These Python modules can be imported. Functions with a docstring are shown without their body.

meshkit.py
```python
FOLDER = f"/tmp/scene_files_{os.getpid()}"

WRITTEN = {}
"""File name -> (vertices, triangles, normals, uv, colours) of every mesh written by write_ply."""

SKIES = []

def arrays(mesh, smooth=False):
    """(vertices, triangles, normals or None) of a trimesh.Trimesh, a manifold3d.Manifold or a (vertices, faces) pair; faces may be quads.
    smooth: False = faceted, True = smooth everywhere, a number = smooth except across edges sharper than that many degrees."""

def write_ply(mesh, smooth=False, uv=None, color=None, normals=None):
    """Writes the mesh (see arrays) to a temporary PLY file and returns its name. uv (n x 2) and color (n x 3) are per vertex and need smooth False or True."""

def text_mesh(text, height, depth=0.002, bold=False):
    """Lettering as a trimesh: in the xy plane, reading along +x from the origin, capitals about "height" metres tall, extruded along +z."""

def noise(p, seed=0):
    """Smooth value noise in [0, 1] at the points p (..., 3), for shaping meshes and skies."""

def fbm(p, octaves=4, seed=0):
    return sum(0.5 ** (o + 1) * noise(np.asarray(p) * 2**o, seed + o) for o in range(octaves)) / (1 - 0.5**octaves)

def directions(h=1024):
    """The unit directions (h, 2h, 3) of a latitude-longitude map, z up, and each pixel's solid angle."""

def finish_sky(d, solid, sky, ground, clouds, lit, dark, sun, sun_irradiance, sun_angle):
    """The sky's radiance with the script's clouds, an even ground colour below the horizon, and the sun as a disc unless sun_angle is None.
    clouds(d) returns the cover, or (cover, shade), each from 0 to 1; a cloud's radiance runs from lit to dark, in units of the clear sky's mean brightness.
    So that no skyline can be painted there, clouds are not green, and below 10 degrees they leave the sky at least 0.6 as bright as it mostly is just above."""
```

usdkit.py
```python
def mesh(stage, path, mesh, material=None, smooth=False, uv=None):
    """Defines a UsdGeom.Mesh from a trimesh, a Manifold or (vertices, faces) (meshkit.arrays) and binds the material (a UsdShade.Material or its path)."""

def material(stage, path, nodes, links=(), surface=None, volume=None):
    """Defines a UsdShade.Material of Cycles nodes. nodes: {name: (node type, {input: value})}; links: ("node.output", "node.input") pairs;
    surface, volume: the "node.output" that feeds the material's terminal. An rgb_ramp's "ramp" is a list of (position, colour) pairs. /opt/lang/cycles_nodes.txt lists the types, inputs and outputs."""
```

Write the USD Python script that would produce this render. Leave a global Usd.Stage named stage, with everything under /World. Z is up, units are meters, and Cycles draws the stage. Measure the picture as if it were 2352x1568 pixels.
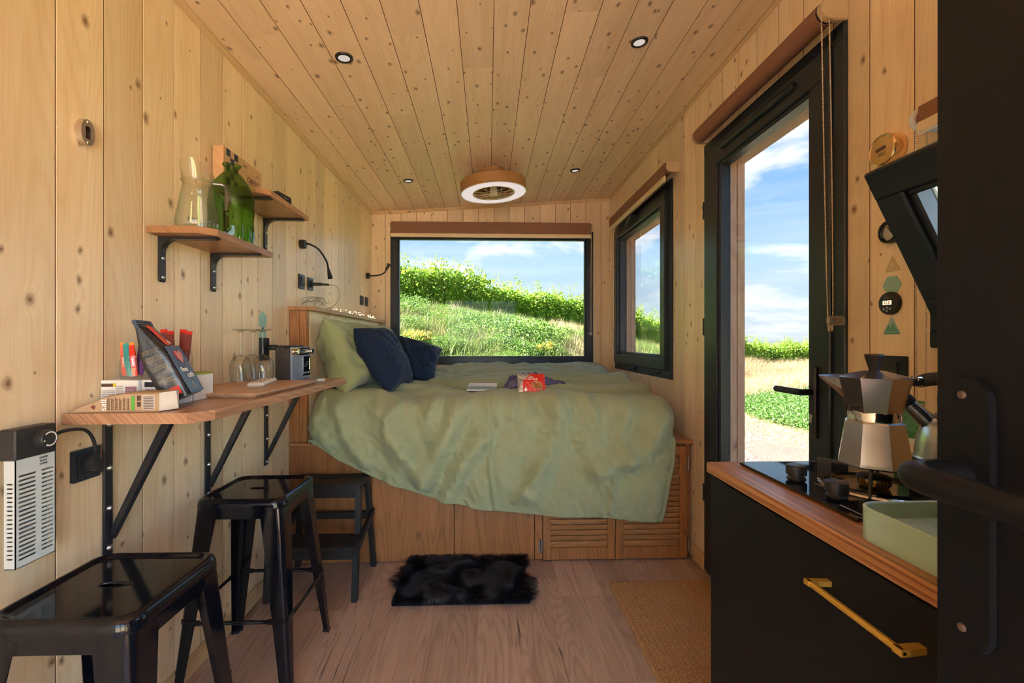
import math, random
import numpy as np, trimesh, usdkit, meshkit
import manifold3d as m3
from shapely.geometry import Polygon, box as sbox
from pxr import Usd, UsdGeom, UsdLux, UsdShade, Gf, Vt, Sdf

stage = Usd.Stage.CreateInMemory()
UsdGeom.Xform.Define(stage, '/World')
UsdGeom.Scope.Define(stage, '/World/Looks')
PI = math.pi

# ------------------------------------------------------------------ camera, sky, sun, exposure
cam = UsdGeom.Camera.Define(stage, '/World/camera')
cam.CreateHorizontalApertureAttr(36.0)
cam.CreateFocalLengthAttr(15.995)
cam.CreateHorizontalApertureOffsetAttr(0.3214)
cam.CreateVerticalApertureOffsetAttr(0.0153)
cam.CreateClippingRangeAttr((0.05, 2000.0))
cam.CreateFStopAttr(9.0)
cam.CreateFocusDistanceAttr(2.4)
cam.CreateExposureAttr(1.52)
cam.AddTranslateOp().Set((0.0, 0.0, 1.22))
cam.AddRotateXYZOp().Set((90.0, 0.0, -math.degrees(math.atan(34 / 1045.0))))

SKY = 3.5            # strength of the sky
SUN = 30.0            # irradiance of the sun
dome = UsdLux.DomeLight.Define(stage, '/World/sky_dome')
dome.CreateIntensityAttr(1.0)
skymat = usdkit.material(stage, '/World/Looks/sky', {
    "t": ("texture_coordinate", {}), "s": ("separate_xyz", {}),
    "r": ("rgb_ramp", {"ramp": [(0.0, (.20, .19, .13)), (.495, (.20, .19, .13)), (.5, (.60, .67, .74)), (.53, (.55, .66, .77)), (.58, (.43, .63, .80)), (.68, (.17, .40, .76)), (.80, (.09, .27, .64)), (1, (.07, .22, .55))]}),
    "ma": ("math", {"math_type": "multiply_add", "value2": .5, "value3": .5}),
    "mp": ("mapping", {"scale": (1.0, 1.0, 2.6), "location": (3.1, 1.0, 0.4)}),
    "n": ("noise_texture", {"scale": 4.2, "detail": 7.0, "roughness": .56, "distortion": .35}),
    "cr": ("rgb_ramp", {"ramp": [(0, (0, 0, 0)), (.52, (0, 0, 0)), (.64, (.85, .85, .85)), (1, (1, 1, 1))]}),
    "mp2": ("mapping", {"scale": (1.0, 1.0, 14.0), "location": (7.3, 2.0, 0.0)}),
    "n2": ("noise_texture", {"scale": 2.2, "detail": 5.0, "roughness": .6}),
    "cr2": ("rgb_ramp", {"ramp": [(0, (0, 0, 0)), (.46, (0, 0, 0)), (.75, (.22, .22, .22)), (1, (.22, .22, .22))]}),
    "up": ("map_range", {"from_min": 0.0, "from_max": .02, "to_min": 0.0, "to_max": 1.0, "clamp": True}),
    "mx": ("math", {"math_type": "maximum"}), "mu": ("math", {"math_type": "multiply"}),
    "m": ("mix_color", {"b": (1.0, .98, .97)}),
    "b": ("background_shader", {"strength": SKY})},
    [("t.generated", "s.vector"), ("s.z", "ma.value1"), ("ma.value", "r.fac"), ("t.generated", "mp.vector"), ("mp.vector", "n.vector"), ("n.fac", "cr.fac"),
     ("t.generated", "mp2.vector"), ("mp2.vector", "n2.vector"), ("n2.fac", "cr2.fac"), ("cr.color", "mx.value1"), ("cr2.color", "mx.value2"),
     ("s.z", "up.value"), ("mx.value", "mu.value1"), ("up.result", "mu.value2"),
     ("r.color", "m.a"), ("mu.value", "m.fac"), ("m.result", "b.color")], surface="b.background")
UsdShade.MaterialBindingAPI.Apply(dome.GetPrim()).Bind(skymat)
sun = UsdLux.DistantLight.Define(stage, '/World/sun')
sun.CreateAngleAttr(0.6); sun.CreateIntensityAttr(SUN); sun.CreateColorAttr((1.0, .95, .88)); sun.CreateNormalizeAttr(True)
sun.AddRotateXYZOp().Set((50.0, 0.0, -78.0))

# ------------------------------------------------------------------ helpers
used = {}
def numbered(parent, name):
    k = (str(parent), name); n = used.get(k, 0); used[k] = n + 1
    return f'{parent}/{name}' if n == 0 else f'{parent}/{name}_{n:03d}'
LOC = {}
def thing(name, label=None, cat=None, loc=(0, 0, 0), rotz=0.0, group=None, kind=None):
    path = numbered('/World', name)
    x = UsdGeom.Xform.Define(stage, path)
    x.AddTranslateOp().Set(Gf.Vec3d(*map(float, loc)))
    if rotz: x.AddRotateZOp().Set(float(rotz))
    tagp(x.GetPrim(), label, cat, group, kind)
    LOC[path] = np.array(loc, float) if not rotz else None
    return path
def tagp(p, label=None, cat=None, group=None, kind=None):
    for k, v in (('label', label), ('category', cat), ('group', group), ('kind', kind)):
        if v: p.SetCustomDataByKey(k, v)
def part(parent, name, mesh, mat, label=None, smooth=35, local=False, kind=None):
    """one mesh under a thing; coordinates are world ones unless local (then in the thing's own frame)"""
    path = numbered(parent, name)
    v, f, _ = meshkit.arrays(mesh, False)
    top = '/World/' + parent.split('/')[2]
    off = LOC.get(top)
    if not local and off is not None: v = v - off
    usdkit.mesh(stage, path, (v, f), M[mat], smooth=smooth)
    tagp(stage.GetPrimAtPath(path), label, None, None, kind)
    return path
def single(name, mesh, mat, label, cat, group=None, kind=None, smooth=35):
    path = numbered('/World', name)
    usdkit.mesh(stage, path, mesh, M[mat], smooth=smooth)
    tagp(stage.GetPrimAtPath(path), label, cat, group, kind)
    LOC[path] = None
    return path
def copy(src, loc, rotz=0.0, scale=None, label=None, group=None, rot=None):
    name = src.split('/')[-1]
    if name[-4:-3] == '_' and name[-3:].isdigit(): name = name[:-4]
    path = numbered('/World', name)
    was = stage.GetPrimAtPath(src).GetCustomData()
    x = UsdGeom.Xform.Define(stage, path)
    p = x.GetPrim()
    p.GetReferences().AddInternalReference(src)
    x.ClearXformOpOrder()
    x.MakeMatrixXform().Set(Gf.Matrix4d(*matrix(loc, rotz, scale, rot).T.ravel().tolist()))
    tagp(p, label or was.get('label'), was.get('category'), group or was.get('group'))
    p.SetInstanceable(True)
    return path
def matrix(loc, rotz=0.0, scale=None, rot=None):
    m = np.eye(4)
    if rot is not None: m[:3, :3] = rot
    a = math.radians(rotz); r = np.array([[math.cos(a), -math.sin(a), 0], [math.sin(a), math.cos(a), 0], [0, 0, 1]])
    m[:3, :3] = r @ m[:3, :3]
    if scale is not None: m[:3, :3] = m[:3, :3] * np.asarray(scale, float)
    m[:3, 3] = loc
    return m
def cat(*ms): return trimesh.util.concatenate([tm(m) for m in (ms[0] if len(ms) == 1 and isinstance(ms[0], (list, tuple)) and not isinstance(ms[0][0], np.ndarray) else ms)])
def tm(m):
    if isinstance(m, trimesh.Trimesh): return m
    v, f, _ = meshkit.arrays(m, False)
    return trimesh.Trimesh(v, f, process=False)
def mv(m, t): m = tm(m).copy(); m.apply_translation(t); return m
def xf(m, mat): m = tm(m).copy(); m.apply_transform(mat); return m
def rot(m, axis, deg, about=(0, 0, 0)):
    m = tm(m).copy(); m.apply_transform(trimesh.transformations.rotation_matrix(math.radians(deg), axis, about)); return m
def bx(x0, x1, y0, y1, z0, z1, b=0.0):
    """box with chamfered edges"""
    b = min(b, .49 * min(abs(x1 - x0), abs(y1 - y0), abs(z1 - z0)))
    if b <= 0:
        m = trimesh.creation.box([x1 - x0, y1 - y0, z1 - z0]); m.apply_translation([(x0 + x1) / 2, (y0 + y1) / 2, (z0 + z1) / 2]); return m
    pts = []
    for sx, X in ((1, x0), (-1, x1)):
        for sy, Y in ((1, y0), (-1, y1)):
            for sz, Z in ((1, z0), (-1, z1)):
                pts += [(X, Y + sy * b, Z + sz * b), (X + sx * b, Y, Z + sz * b), (X + sx * b, Y + sy * b, Z)]
    return tm(m3.Manifold.hull_points(np.array(pts, np.float64)))
def cyl(p0, p1, r0, r1=None, n=24):
    p0, p1 = np.array(p0, float), np.array(p1, float); r1 = r0 if r1 is None else r1
    d = p1 - p0; L = np.linalg.norm(d); d /= L
    a = np.cross(d, [0, 0, 1.0]) if abs(d[2]) < .9 else np.cross(d, [1.0, 0, 0]); a /= np.linalg.norm(a); b = np.cross(d, a)
    t = np.linspace(0, 2 * PI, n, endpoint=False); ring = np.outer(np.cos(t), a) + np.outer(np.sin(t), b)
    v = np.vstack([p0 + r0 * ring, p1 + r1 * ring, [p0], [p1]]); f = []
    for i in range(n):
        j = (i + 1) % n
        f += [(i, j, n + j), (i, n + j, n + i), (2 * n, j, i), (2 * n + 1, n + i, n + j)]
    return trimesh.Trimesh(v, f, process=False)
def lathe(prof, n=48, axis='z', at=(0, 0, 0)):
    """prof: list of (r, h)"""
    prof = np.array(prof, float); k = len(prof); t = np.linspace(0, 2 * PI, n, endpoint=False)
    v = np.stack([np.outer(np.cos(t), prof[:, 0]), np.outer(np.sin(t), prof[:, 0]), np.tile(prof[:, 1], (n, 1))], -1).reshape(-1, 3)
    f = []
    for i in range(n):
        j = (i + 1) % n
        for q in range(k - 1):
            a, b, c, d = i * k + q, j * k + q, j * k + q + 1, i * k + q + 1
            f += [(a, b, c), (a, c, d)]
    m = trimesh.Trimesh(v, f, process=False); m.merge_vertices(); m.update_faces(m.nondegenerate_faces())
    if axis == 'x': m.apply_transform(trimesh.transformations.rotation_matrix(PI / 2, [0, 1, 0]))
    if axis == '-x': m.apply_transform(trimesh.transformations.rotation_matrix(-PI / 2, [0, 1, 0]))
    if axis == 'y': m.apply_transform(trimesh.transformations.rotation_matrix(-PI / 2, [1, 0, 0]))
    if axis == '-y': m.apply_transform(trimesh.transformations.rotation_matrix(PI / 2, [1, 0, 0]))
    m.apply_translation(at)
    return m
def spline(pts, n=8):
    """Catmull-Rom through the points"""
    P = np.array(pts, float); P = np.vstack([2 * P[0] - P[1], P, 2 * P[-1] - P[-2]]); out = []
    for i in range(1, len(P) - 2):
        for t in np.linspace(0, 1, n, endpoint=False):
            a, b, c, d = P[i - 1:i + 3]
            out.append(.5 * ((2 * b) + (c - a) * t + (2 * a - 5 * b + 4 * c - d) * t * t + (3 * b - a - 3 * c + d) * t ** 3))
    out.append(P[-2])
    return np.array(out)
def tube(pts, r, n=10, closed=False, flat=1.0):
    P = np.array(pts, float); k = len(P); R = np.full(k, r, float) if np.ndim(r) == 0 else np.array(r, float)
    T = np.gradient(P, axis=0) if not closed else np.roll(P, -1, 0) - np.roll(P, 1, 0)
    T /= np.maximum(np.linalg.norm(T, axis=1, keepdims=True), 1e-12)
    a = np.cross(T[0], [0, 0, 1.0]); a = np.cross(T[0], [1.0, 0, 0]) if np.linalg.norm(a) < .1 else a
    t = np.linspace(0, 2 * PI, n, endpoint=False); v = []
    for i in range(k):
        a = a - T[i] * (a @ T[i]); a /= np.linalg.norm(a); b = np.cross(T[i], a)
        v.append(P[i] + R[i] * (np.outer(np.cos(t), a) + flat * np.outer(np.sin(t), b)))
    v = np.vstack(v); f = []
    for i in range(k if closed else k - 1):
        for j in range(n):
            p, q = i * n + j, i * n + (j + 1) % n; r_, s = ((i + 1) % k) * n + (j + 1) % n, ((i + 1) % k) * n + j
            f += [(p, q, r_), (p, r_, s)]
    if not closed:
        v = np.vstack([v, P[0], P[-1]]); m = len(v)
        for j in range(n): f += [(m - 2, (j + 1) % n, j), (m - 1, (k - 1) * n + j, (k - 1) * n + (j + 1) % n)]
    return trimesh.Trimesh(v, f, process=False)
def rrect(x0, x1, y0, y1, r, n=6):
    return sbox(x0 + r, y0 + r, x1 - r, y1 - r).buffer(r, quad_segs=n) if r > 0 else sbox(x0, y0, x1, y1)
def extr(poly, h, z0=0.0):
    m = trimesh.creation.extrude_polygon(poly, h, engine='earcut'); m.apply_translation([0, 0, z0]); return m
# planes to lay flat shapes on: columns are the images of x, y, z
def frame(o, ex, ey):
    ex, ey = np.array(ex, float), np.array(ey, float); ez = np.cross(ex, ey)
    m = np.eye(4); m[:3, 0], m[:3, 1], m[:3, 2], m[:3, 3] = ex, ey, ez, o
    return m
def on_left(y, z, x): return frame((x, y, z), (0, 1, 0), (0, 0, 1))      # facing +x, reading along +y
def on_right(y, z, x): return frame((x, y, z), (0, -1, 0), (0, 0, 1))    # facing -x, reading along -y
def on_front(x, z, y): return frame((x, y, z), (1, 0, 0), (0, 0, 1))     # facing -y, reading along +x
def text(s, h, depth=.0006, bold=False, center=True, width=None):
    m = meshkit.text_mesh(s, h, depth, bold)
    if width: m.apply_scale([width / (m.bounds[1, 0] - m.bounds[0, 0]), 1, 1])
    if center: m.apply_translation([-(m.bounds[0, 0] + m.bounds[1, 0]) / 2, -(m.bounds[0, 1] + m.bounds[1, 1]) / 2, 0])
    return m
def lines(w, h, n, seed=0, t=.4, depth=.0005):
    """rows of small print as thin bars"""
    rs = random.Random(seed); ms = []
    for i in range(n):
        y = h / 2 - (i + .5) * h / n; x = -w / 2
        end = w / 2 * rs.uniform(.55, 1)
        while x < end:
            l = min(rs.uniform(.08, .22) * w, end - x)
            if l < .01 * w: break
            ms.append(bx(x, x + l, y - h / n * t / 2, y + h / n * t / 2, 0, depth)); x += l + .03 * w
    return cat(*ms)
def grid_mesh(P, closed_u=False):
    """P (a, b, 3) -> mesh of quads"""
    a, b = P.shape[:2]; i, j = np.meshgrid(np.arange(a - 1), np.arange(b - 1), indexing='ij'); i, j = i.ravel(), j.ravel()
    q = np.stack([i * b + j, (i + 1) * b + j, (i + 1) * b + j + 1, i * b + j + 1], 1)
    return trimesh.Trimesh(P.reshape(-1, 3), np.vstack([q[:, [0, 1, 2]], q[:, [0, 2, 3]]]), process=False)
def shell(P, N, t):
    """closed sheet: surface P and its copy t below, along the normals N, joined at the rim"""
    a, b = P.shape[:2]; top = grid_mesh(P); bot = grid_mesh(P - N * t)
    rim = np.concatenate([np.arange(b), np.arange(1, a) * b + b - 1, (a - 1) * b + np.arange(b - 2, -1, -1), np.arange(a - 2, 0, -1) * b]); k = a * b
    f = []
    for i in range(len(rim)):
        p, q = rim[i], rim[(i + 1) % len(rim)]; f += [(p, q, q + k), (p, q + k, p + k)]
    return trimesh.Trimesh(np.vstack([top.vertices, bot.vertices]), np.vstack([top.faces, bot.faces[:, ::-1] + k, np.array(f)]), process=False)
def normals_of(P):
    du, dv = np.gradient(P, axis=0), np.gradient(P, axis=1); n = np.cross(du, dv)
    return n / np.maximum(np.linalg.norm(n, axis=-1, keepdims=True), 1e-12)

# ------------------------------------------------------------------ materials
M = {}
def mat(name, nodes, links, surface, volume=None): M[name] = usdkit.material(stage, '/World/Looks/' + name, nodes, links, surface, volume)
def plain(name, col, rough=.5, metal=0.0, spec=.5, coat=0.0, bump=None, sheen=0.0, **kw):
    nodes = {"p": ("principled_bsdf", {"base_color": col, "roughness": rough, "metallic": metal, "specular_ior_level": spec, "coat_weight": coat, "sheen_weight": sheen, **kw})}
    links = []
    if bump:
        nodes.update({"t": ("texture_coordinate", {}), "n": ("noise_texture", {"scale": bump[0], "detail": 4.0}), "bu": ("bump", {"strength": bump[1], "distance": bump[2]})})
        links += [("t.object", "n.vector"), ("n.fac", "bu.height"), ("bu.normal", "p.normal")]
    mat(name, nodes, links, "p.BSDF")
def wood(name, axis, base, dark, knot=(.20, .09, .035), knots=.42, cell=(.105, .15), ksize=.10, ring=.35, fine=.30, rough=.42, spec=.5, coat=0.0, tint=.14, cracks=0.0, streak=(5.0, .45)):
    """sawn wood: growth rings, fine grain, knots with a halo; grain runs along the axis"""
    o = {'x': ('y', 'z'), 'y': ('x', 'z'), 'z': ('x', 'y')}[axis]
    N = {"t": ("texture_coordinate", {}), "i": ("object_info", {}), "s": ("separate_xyz", {}),
         "u0": ("math", {"math_type": "add"}), "r1": ("math", {"math_type": "multiply", "value2": 37.7}), "r2": ("math", {"math_type": "multiply", "value2": 91.3}),
         "u": ("math", {"math_type": "add"}), "v": ("math", {"math_type": "add"}),
         "us": ("math", {"math_type": "multiply", "value2": 1 / cell[0]}), "vs": ("math", {"math_type": "multiply", "value2": 1 / cell[1]}), "kc": ("combine_xyz", {}),
         "wn": ("noise_texture", {"dimensions": "2D", "scale": 3.0, "detail": 1.0}), "kd": ("mix_vector", {"fac": .10}),
         "vo": ("voronoi_texture", {"dimensions": "2D", "scale": 1.0, "randomness": 1.0}), "sc": ("separate_color", {}),
         "has": ("math", {"math_type": "less_than", "value2": knots}), "ks": ("math", {"math_type": "multiply_add", "value2": ksize * 1.0, "value3": ksize * .28}),
         "kr": ("math", {"math_type": "divide"}), "kk": ("rgb_ramp", {"ramp": [(0, (1, 1, 1)), (.16, (.9, .9, .9)), (.30, (.55, .55, .55)), (.46, (.48, .48, .48)), (.54, (.16, .16, .16)), (.9, (.0, .0, .0)), (1, (0, 0, 0))]}),
         "krs": ("math", {"math_type": "multiply", "value2": .5}),
         "km": ("math", {"math_type": "multiply"}),
         "ha": ("map_range", {"from_min": .6, "from_max": 2.8, "to_min": 1.0, "to_max": 0.0, "clamp": True}), "hm": ("math", {"math_type": "multiply"}), "hb": ("math", {"math_type": "multiply", "value2": .016}),
         "ub": ("math", {"math_type": "add"}),
         "ru": ("math", {"math_type": "multiply", "value2": streak[0]}), "rv": ("math", {"math_type": "multiply", "value2": streak[1]}), "rc": ("combine_xyz", {}),
         "rn": ("noise_texture", {"dimensions": "2D", "scale": 1.0, "detail": 1.5, "roughness": .45}), "rm": ("math", {"math_type": "multiply", "value2": 150.0}), "rs": ("math", {"math_type": "sine"}),
         "ra": ("map_range", {"from_min": -.2, "from_max": 1.0, "to_min": 0.0, "to_max": ring, "clamp": True}),
         "fu": ("math", {"math_type": "multiply", "value2": 260.0}), "fv": ("math", {"math_type": "multiply", "value2": 3.5}), "fc": ("combine_xyz", {}),
         "fn": ("noise_texture", {"dimensions": "2D", "scale": 1.0, "detail": 2.0}), "fa": ("map_range", {"from_min": .45, "from_max": .75, "to_min": 0.0, "to_max": fine, "clamp": True}),
         "bu_": ("math", {"math_type": "multiply", "value2": 14.0}), "bv": ("math", {"math_type": "multiply", "value2": 1.2}), "bc": ("combine_xyz", {}),
         "bn": ("noise_texture", {"dimensions": "2D", "scale": 1.0, "detail": 2.0}), "ba": ("map_range", {"from_min": .35, "from_max": .8, "to_min": 0.0, "to_max": .35, "clamp": True}),
         "g1": ("math", {"math_type": "add"}), "g2": ("math", {"math_type": "add", "use_clamp": True}),
         "c1": ("mix_color", {"a": base, "b": dark}), "c2": ("mix_color", {"b": knot}),
         "c3": ("mix_color", {"blend_type": "mix", "b": tuple(min(1, x * 1.12) for x in base)}), "hl": ("math", {"math_type": "multiply", "value2": .35}),
         "tv": ("map_range", {"from_min": 0.0, "from_max": 1.0, "to_min": 1 - tint, "to_max": 1 + tint}), "hs": ("hsv", {}),
         "bp": ("bump", {"strength": .25, "distance": .0008}),
         "p": ("principled_bsdf", {"roughness": rough, "specular_ior_level": spec, "coat_weight": coat, "coat_roughness": .25})}
    L = [("t.object", "s.vector"), (f"s.{o[0]}", "u0.value1"), (f"s.{o[1]}", "u0.value2"), ("i.random", "r1.value1"), ("i.random", "r2.value1"),
         ("u0.value", "u.value1"), ("r1.value", "u.value2"), (f"s.{axis}", "v.value1"), ("r2.value", "v.value2"),
         ("u.value", "us.value1"), ("v.value", "vs.value1"), ("us.value", "kc.x"), ("vs.value", "kc.y"), ("kc.vector", "wn.vector"), ("kc.vector", "kd.a"), ("wn.color", "kd.b"), ("kd.result", "vo.vector"),
         ("vo.color", "sc.color"), ("sc.r", "has.value1"), ("sc.g", "ks.value1"), ("vo.distance", "kr.value1"), ("ks.value", "kr.value2"), ("kr.value", "krs.value1"), ("krs.value", "kk.fac"), ("kk.color", "km.value1"), ("has.value", "km.value2"),
         ("kr.value", "ha.value"), ("ha.result", "hm.value1"), ("has.value", "hm.value2"), ("hm.value", "hb.value1"), ("u.value", "ub.value1"), ("hb.value", "ub.value2"),
         ("ub.value", "ru.value1"), ("v.value", "rv.value1"), ("ru.value", "rc.x"), ("rv.value", "rc.y"), ("rc.vector", "rn.vector"), ("rn.fac", "rm.value1"), ("rm.value", "rs.value1"), ("rs.value", "ra.value"),
         ("ub.value", "fu.value1"), ("v.value", "fv.value1"), ("fu.value", "fc.x"), ("fv.value", "fc.y"), ("fc.vector", "fn.vector"), ("fn.fac", "fa.value"),
         ("ub.value", "bu_.value1"), ("v.value", "bv.value1"), ("bu_.value", "bc.x"), ("bv.value", "bc.y"), ("bc.vector", "bn.vector"), ("bn.fac", "ba.value"),
         ("ra.result", "g1.value1"), ("fa.result", "g1.value2"), ("g1.value", "g2.value1"), ("ba.result", "g2.value2"),
         ("g2.value", "c1.fac"), ("hm.value", "hl.value1"), ("hl.value", "c3.fac"), ("c1.result", "c3.a"), ("c3.result", "c2.a"), ("km.value", "c2.fac"),
         ("i.random", "tv.value"), ("tv.result", "hs.value"), ("c2.result", "hs.color"), ("g2.value", "bp.height"), ("bp.normal", "p.normal")]
    if cracks:
        N.update({"xu": ("math", {"math_type": "multiply", "value2": 6.0}), "xv": ("math", {"math_type": "multiply", "value2": .22}), "xc": ("combine_xyz", {}),
                  "xn": ("noise_texture", {"dimensions": "2D", "scale": 1.0, "detail": 4.0, "roughness": .5}), "xs": ("math", {"math_type": "subtract", "value2": .5}), "xa": ("math", {"math_type": "absolute"}),
                  "xr": ("map_range", {"from_min": .0015, "from_max": .007, "to_min": 1.0, "to_max": 0.0, "clamp": True}),
                  "ym": ("mapping", {"scale": (3.0, 1.6, 1.0)}), "yc": ("combine_xyz", {}), "yn": ("noise_texture", {"dimensions": "2D", "scale": 1.0, "detail": 1.0}), "yr": ("map_range", {"from_min": .60, "from_max": .68, "to_min": 0.0, "to_max": cracks, "clamp": True}),
                  "xm": ("math", {"math_type": "multiply"}), "c4": ("mix_color", {"b": (.035, .02, .015)})})
        L += [("ub.value", "xu.value1"), ("v.value", "xv.value1"), ("xu.value", "xc.x"), ("xv.value", "xc.y"), ("xc.vector", "xn.vector"), ("xn.fac", "xs.value1"), ("xs.value", "xa.value1"), ("xa.value", "xr.value"),
              ("u.value", "yc.x"), ("v.value", "yc.y"), ("yc.vector", "ym.vector"), ("ym.vector", "yn.vector"), ("yn.fac", "yr.value"), ("xr.result", "xm.value1"), ("yr.result", "xm.value2"), ("xm.value", "c4.fac"),
              ("hs.color", "c4.a"), ("c4.result", "p.base_color")]
    else: L.append(("hs.color", "p.base_color"))
    mat(name, N, L, "p.BSDF")
PINE = (.84, .655, .42); PINED = (.66, .42, .20)
wood('pine_z', 'z', PINE, PINED, knots=.52, ring=.20, fine=.26, coat=.35, rough=.40, knot=(.20, .09, .03), ksize=.095, cell=(.095, .135))
wood('pine_y', 'y', (.92, .69, .44), (.68, .43, .22), ring=.16, fine=.20, tint=.07, knots=.70, cell=(.080, .115), ksize=.10, knot=(.21, .09, .035))
wood('pine_trim_y', 'y', (.74, .50, .26), (.55, .32, .13), knots=.2, tint=.06)
wood('pine_trim_x', 'x', (.74, .50, .26), (.55, .32, .13), knots=.2, tint=.06)
wood('oak_floor', 'y', (.53, .355, .26), (.32, .19, .13), knot=(.055, .035, .028), knots=.13, cell=(.19, .50), ksize=.10, ring=.35, fine=.45, rough=.42, tint=.19, cracks=.85, streak=(6.0, .5))
wood('stain_z', 'z', (.44, .19, .062), (.24, .09, .025), knots=.25, rough=.38, tint=.12, cell=(.16, .22), ksize=.12)
wood('stain_x', 'x', (.47, .22, .08), (.27, .10, .03), knots=.08, rough=.38, tint=.12)
wood('stain_y', 'y', (.45, .23, .105), (.24, .10, .04), knots=.10, rough=.36, tint=.10)
wood('table_wood', 'y', (.50, .275, .155), (.27, .12, .055), knots=.06, rough=.33, tint=.05, fine=.55, ring=.35)
wood('counter_wood', 'y', (.47, .22, .085), (.21, .075, .022), knots=.0, rough=.32, tint=.05, fine=.6, ring=.55)
wood('board_wood', 'y', (.55, .33, .19), (.40, .22, .11), knots=.0, rough=.45, tint=.05)
wood('larch_z', 'z', (.78, .46, .30), (.52, .26, .14), knots=.15, rough=.6, tint=.1)
wood('larch_y', 'y', (.78, .46, .30), (.52, .26, .14), knots=.15, rough=.6, tint=.1)
wood('box_wood', 'y', (.62, .37, .19), (.5, .28, .13), knots=.0, rough=.5, tint=.03)
plain('shade_brown', (.17, .08, .028), .8)  # groove shade put into a dark brown colour
plain('anthracite', (.014, .020, .028), .34, spec=.45)
plain('black_matte', (.013, .013, .015), .55)
plain('black_metal', (.015, .015, .018), .38)
plain('black_gloss', (.0035, .0035, .005), .09, spec=.42)
plain('black_plastic', (.018, .017, .017), .42)
plain('brown_plastic', (.045, .036, .030), .5)
plain('black_wood', (.010, .009, .009), .5, bump=(90, .3, .001))
plain('cabinet_black', (.0075, .007, .0068), .5, spec=.22)
plain('fridge_black', (.0045, .0045, .005), .46, spec=.28)
plain('black_glass', (.004, .004, .005), .05, spec=.6)
plain('brass', (.78, .48, .12), .32, metal=1.0)
plain('gold', (.86, .62, .33), .16, metal=1.0)
plain('gold_paint', (.72, .42, .06), .38, metal=.55)
plain('steel', (.62, .61, .60), .24, metal=1.0)
plain('chrome', (.80, .79, .77), .10, metal=1.0)
plain('aluminium', (.62, .61, .585), .19, metal=1.0)
plain('nickel', (.62, .56, .50), .3, metal=1.0)
plain('zinc', (.55, .55, .55), .35, metal=1.0)
plain('cast_iron', (.022, .022, .023), .55)
plain('white_plastic', (.75, .76, .74), .42)
plain('heater_grey', (.56, .60, .58), .4, metal=.0)
plain('white_paper', (.80, .78, .75), .7)
plain('cream', (.72, .66, .56), .5)
plain('cream_bar', (.78, .61, .38), .45)
plain('blind_brown', (.255, .115, .062), .75, bump=(900, .2, .0004))
plain('bracket_cream', (.50, .37, .20), .45)
plain('bead', (.70, .52, .34), .4)
plain('clear_plastic', (.85, .83, .80), .15, transmission_weight=.85)
plain('sage_plastic', (.36, .49, .36), .38)
plain('olive', (.30, .33, .145), .85, sheen=.25, bump=(1400, .18, .0005))
plain('duvet_green', (.345, .385, .215), .85, sheen=.1, bump=(1400, .15, .0005))
plain('navy', (.008, .020, .048), .8, sheen=.05, spec=.2, bump=(1200, .2, .0006))
plain('zip_black', (.01, .012, .016), .5)
plain('mattress_white', (.7, .68, .63), .8)
plain('red', (.72, .03, .012), .38)
plain('dark_red', (.22, .035, .03), .4)
plain('coral', (.75, .14, .09), .45)
plain('teal', (.03, .30, .28), .45)
plain('purple', (.14, .06, .22), .45)
plain('mauve', (.36, .18, .25), .6)
plain('orange', (.8, .3, .04), .5)
plain('kraft', (.46, .31, .18), .62, bump=(60, .25, .002))
plain('ink_brown', (.10, .05, .03), .7)
plain('ink_black', (.012, .011, .012), .6)
plain('ink_white', (.82, .80, .77), .6)
plain('ink_grey', (.34, .33, .31), .6)
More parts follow.
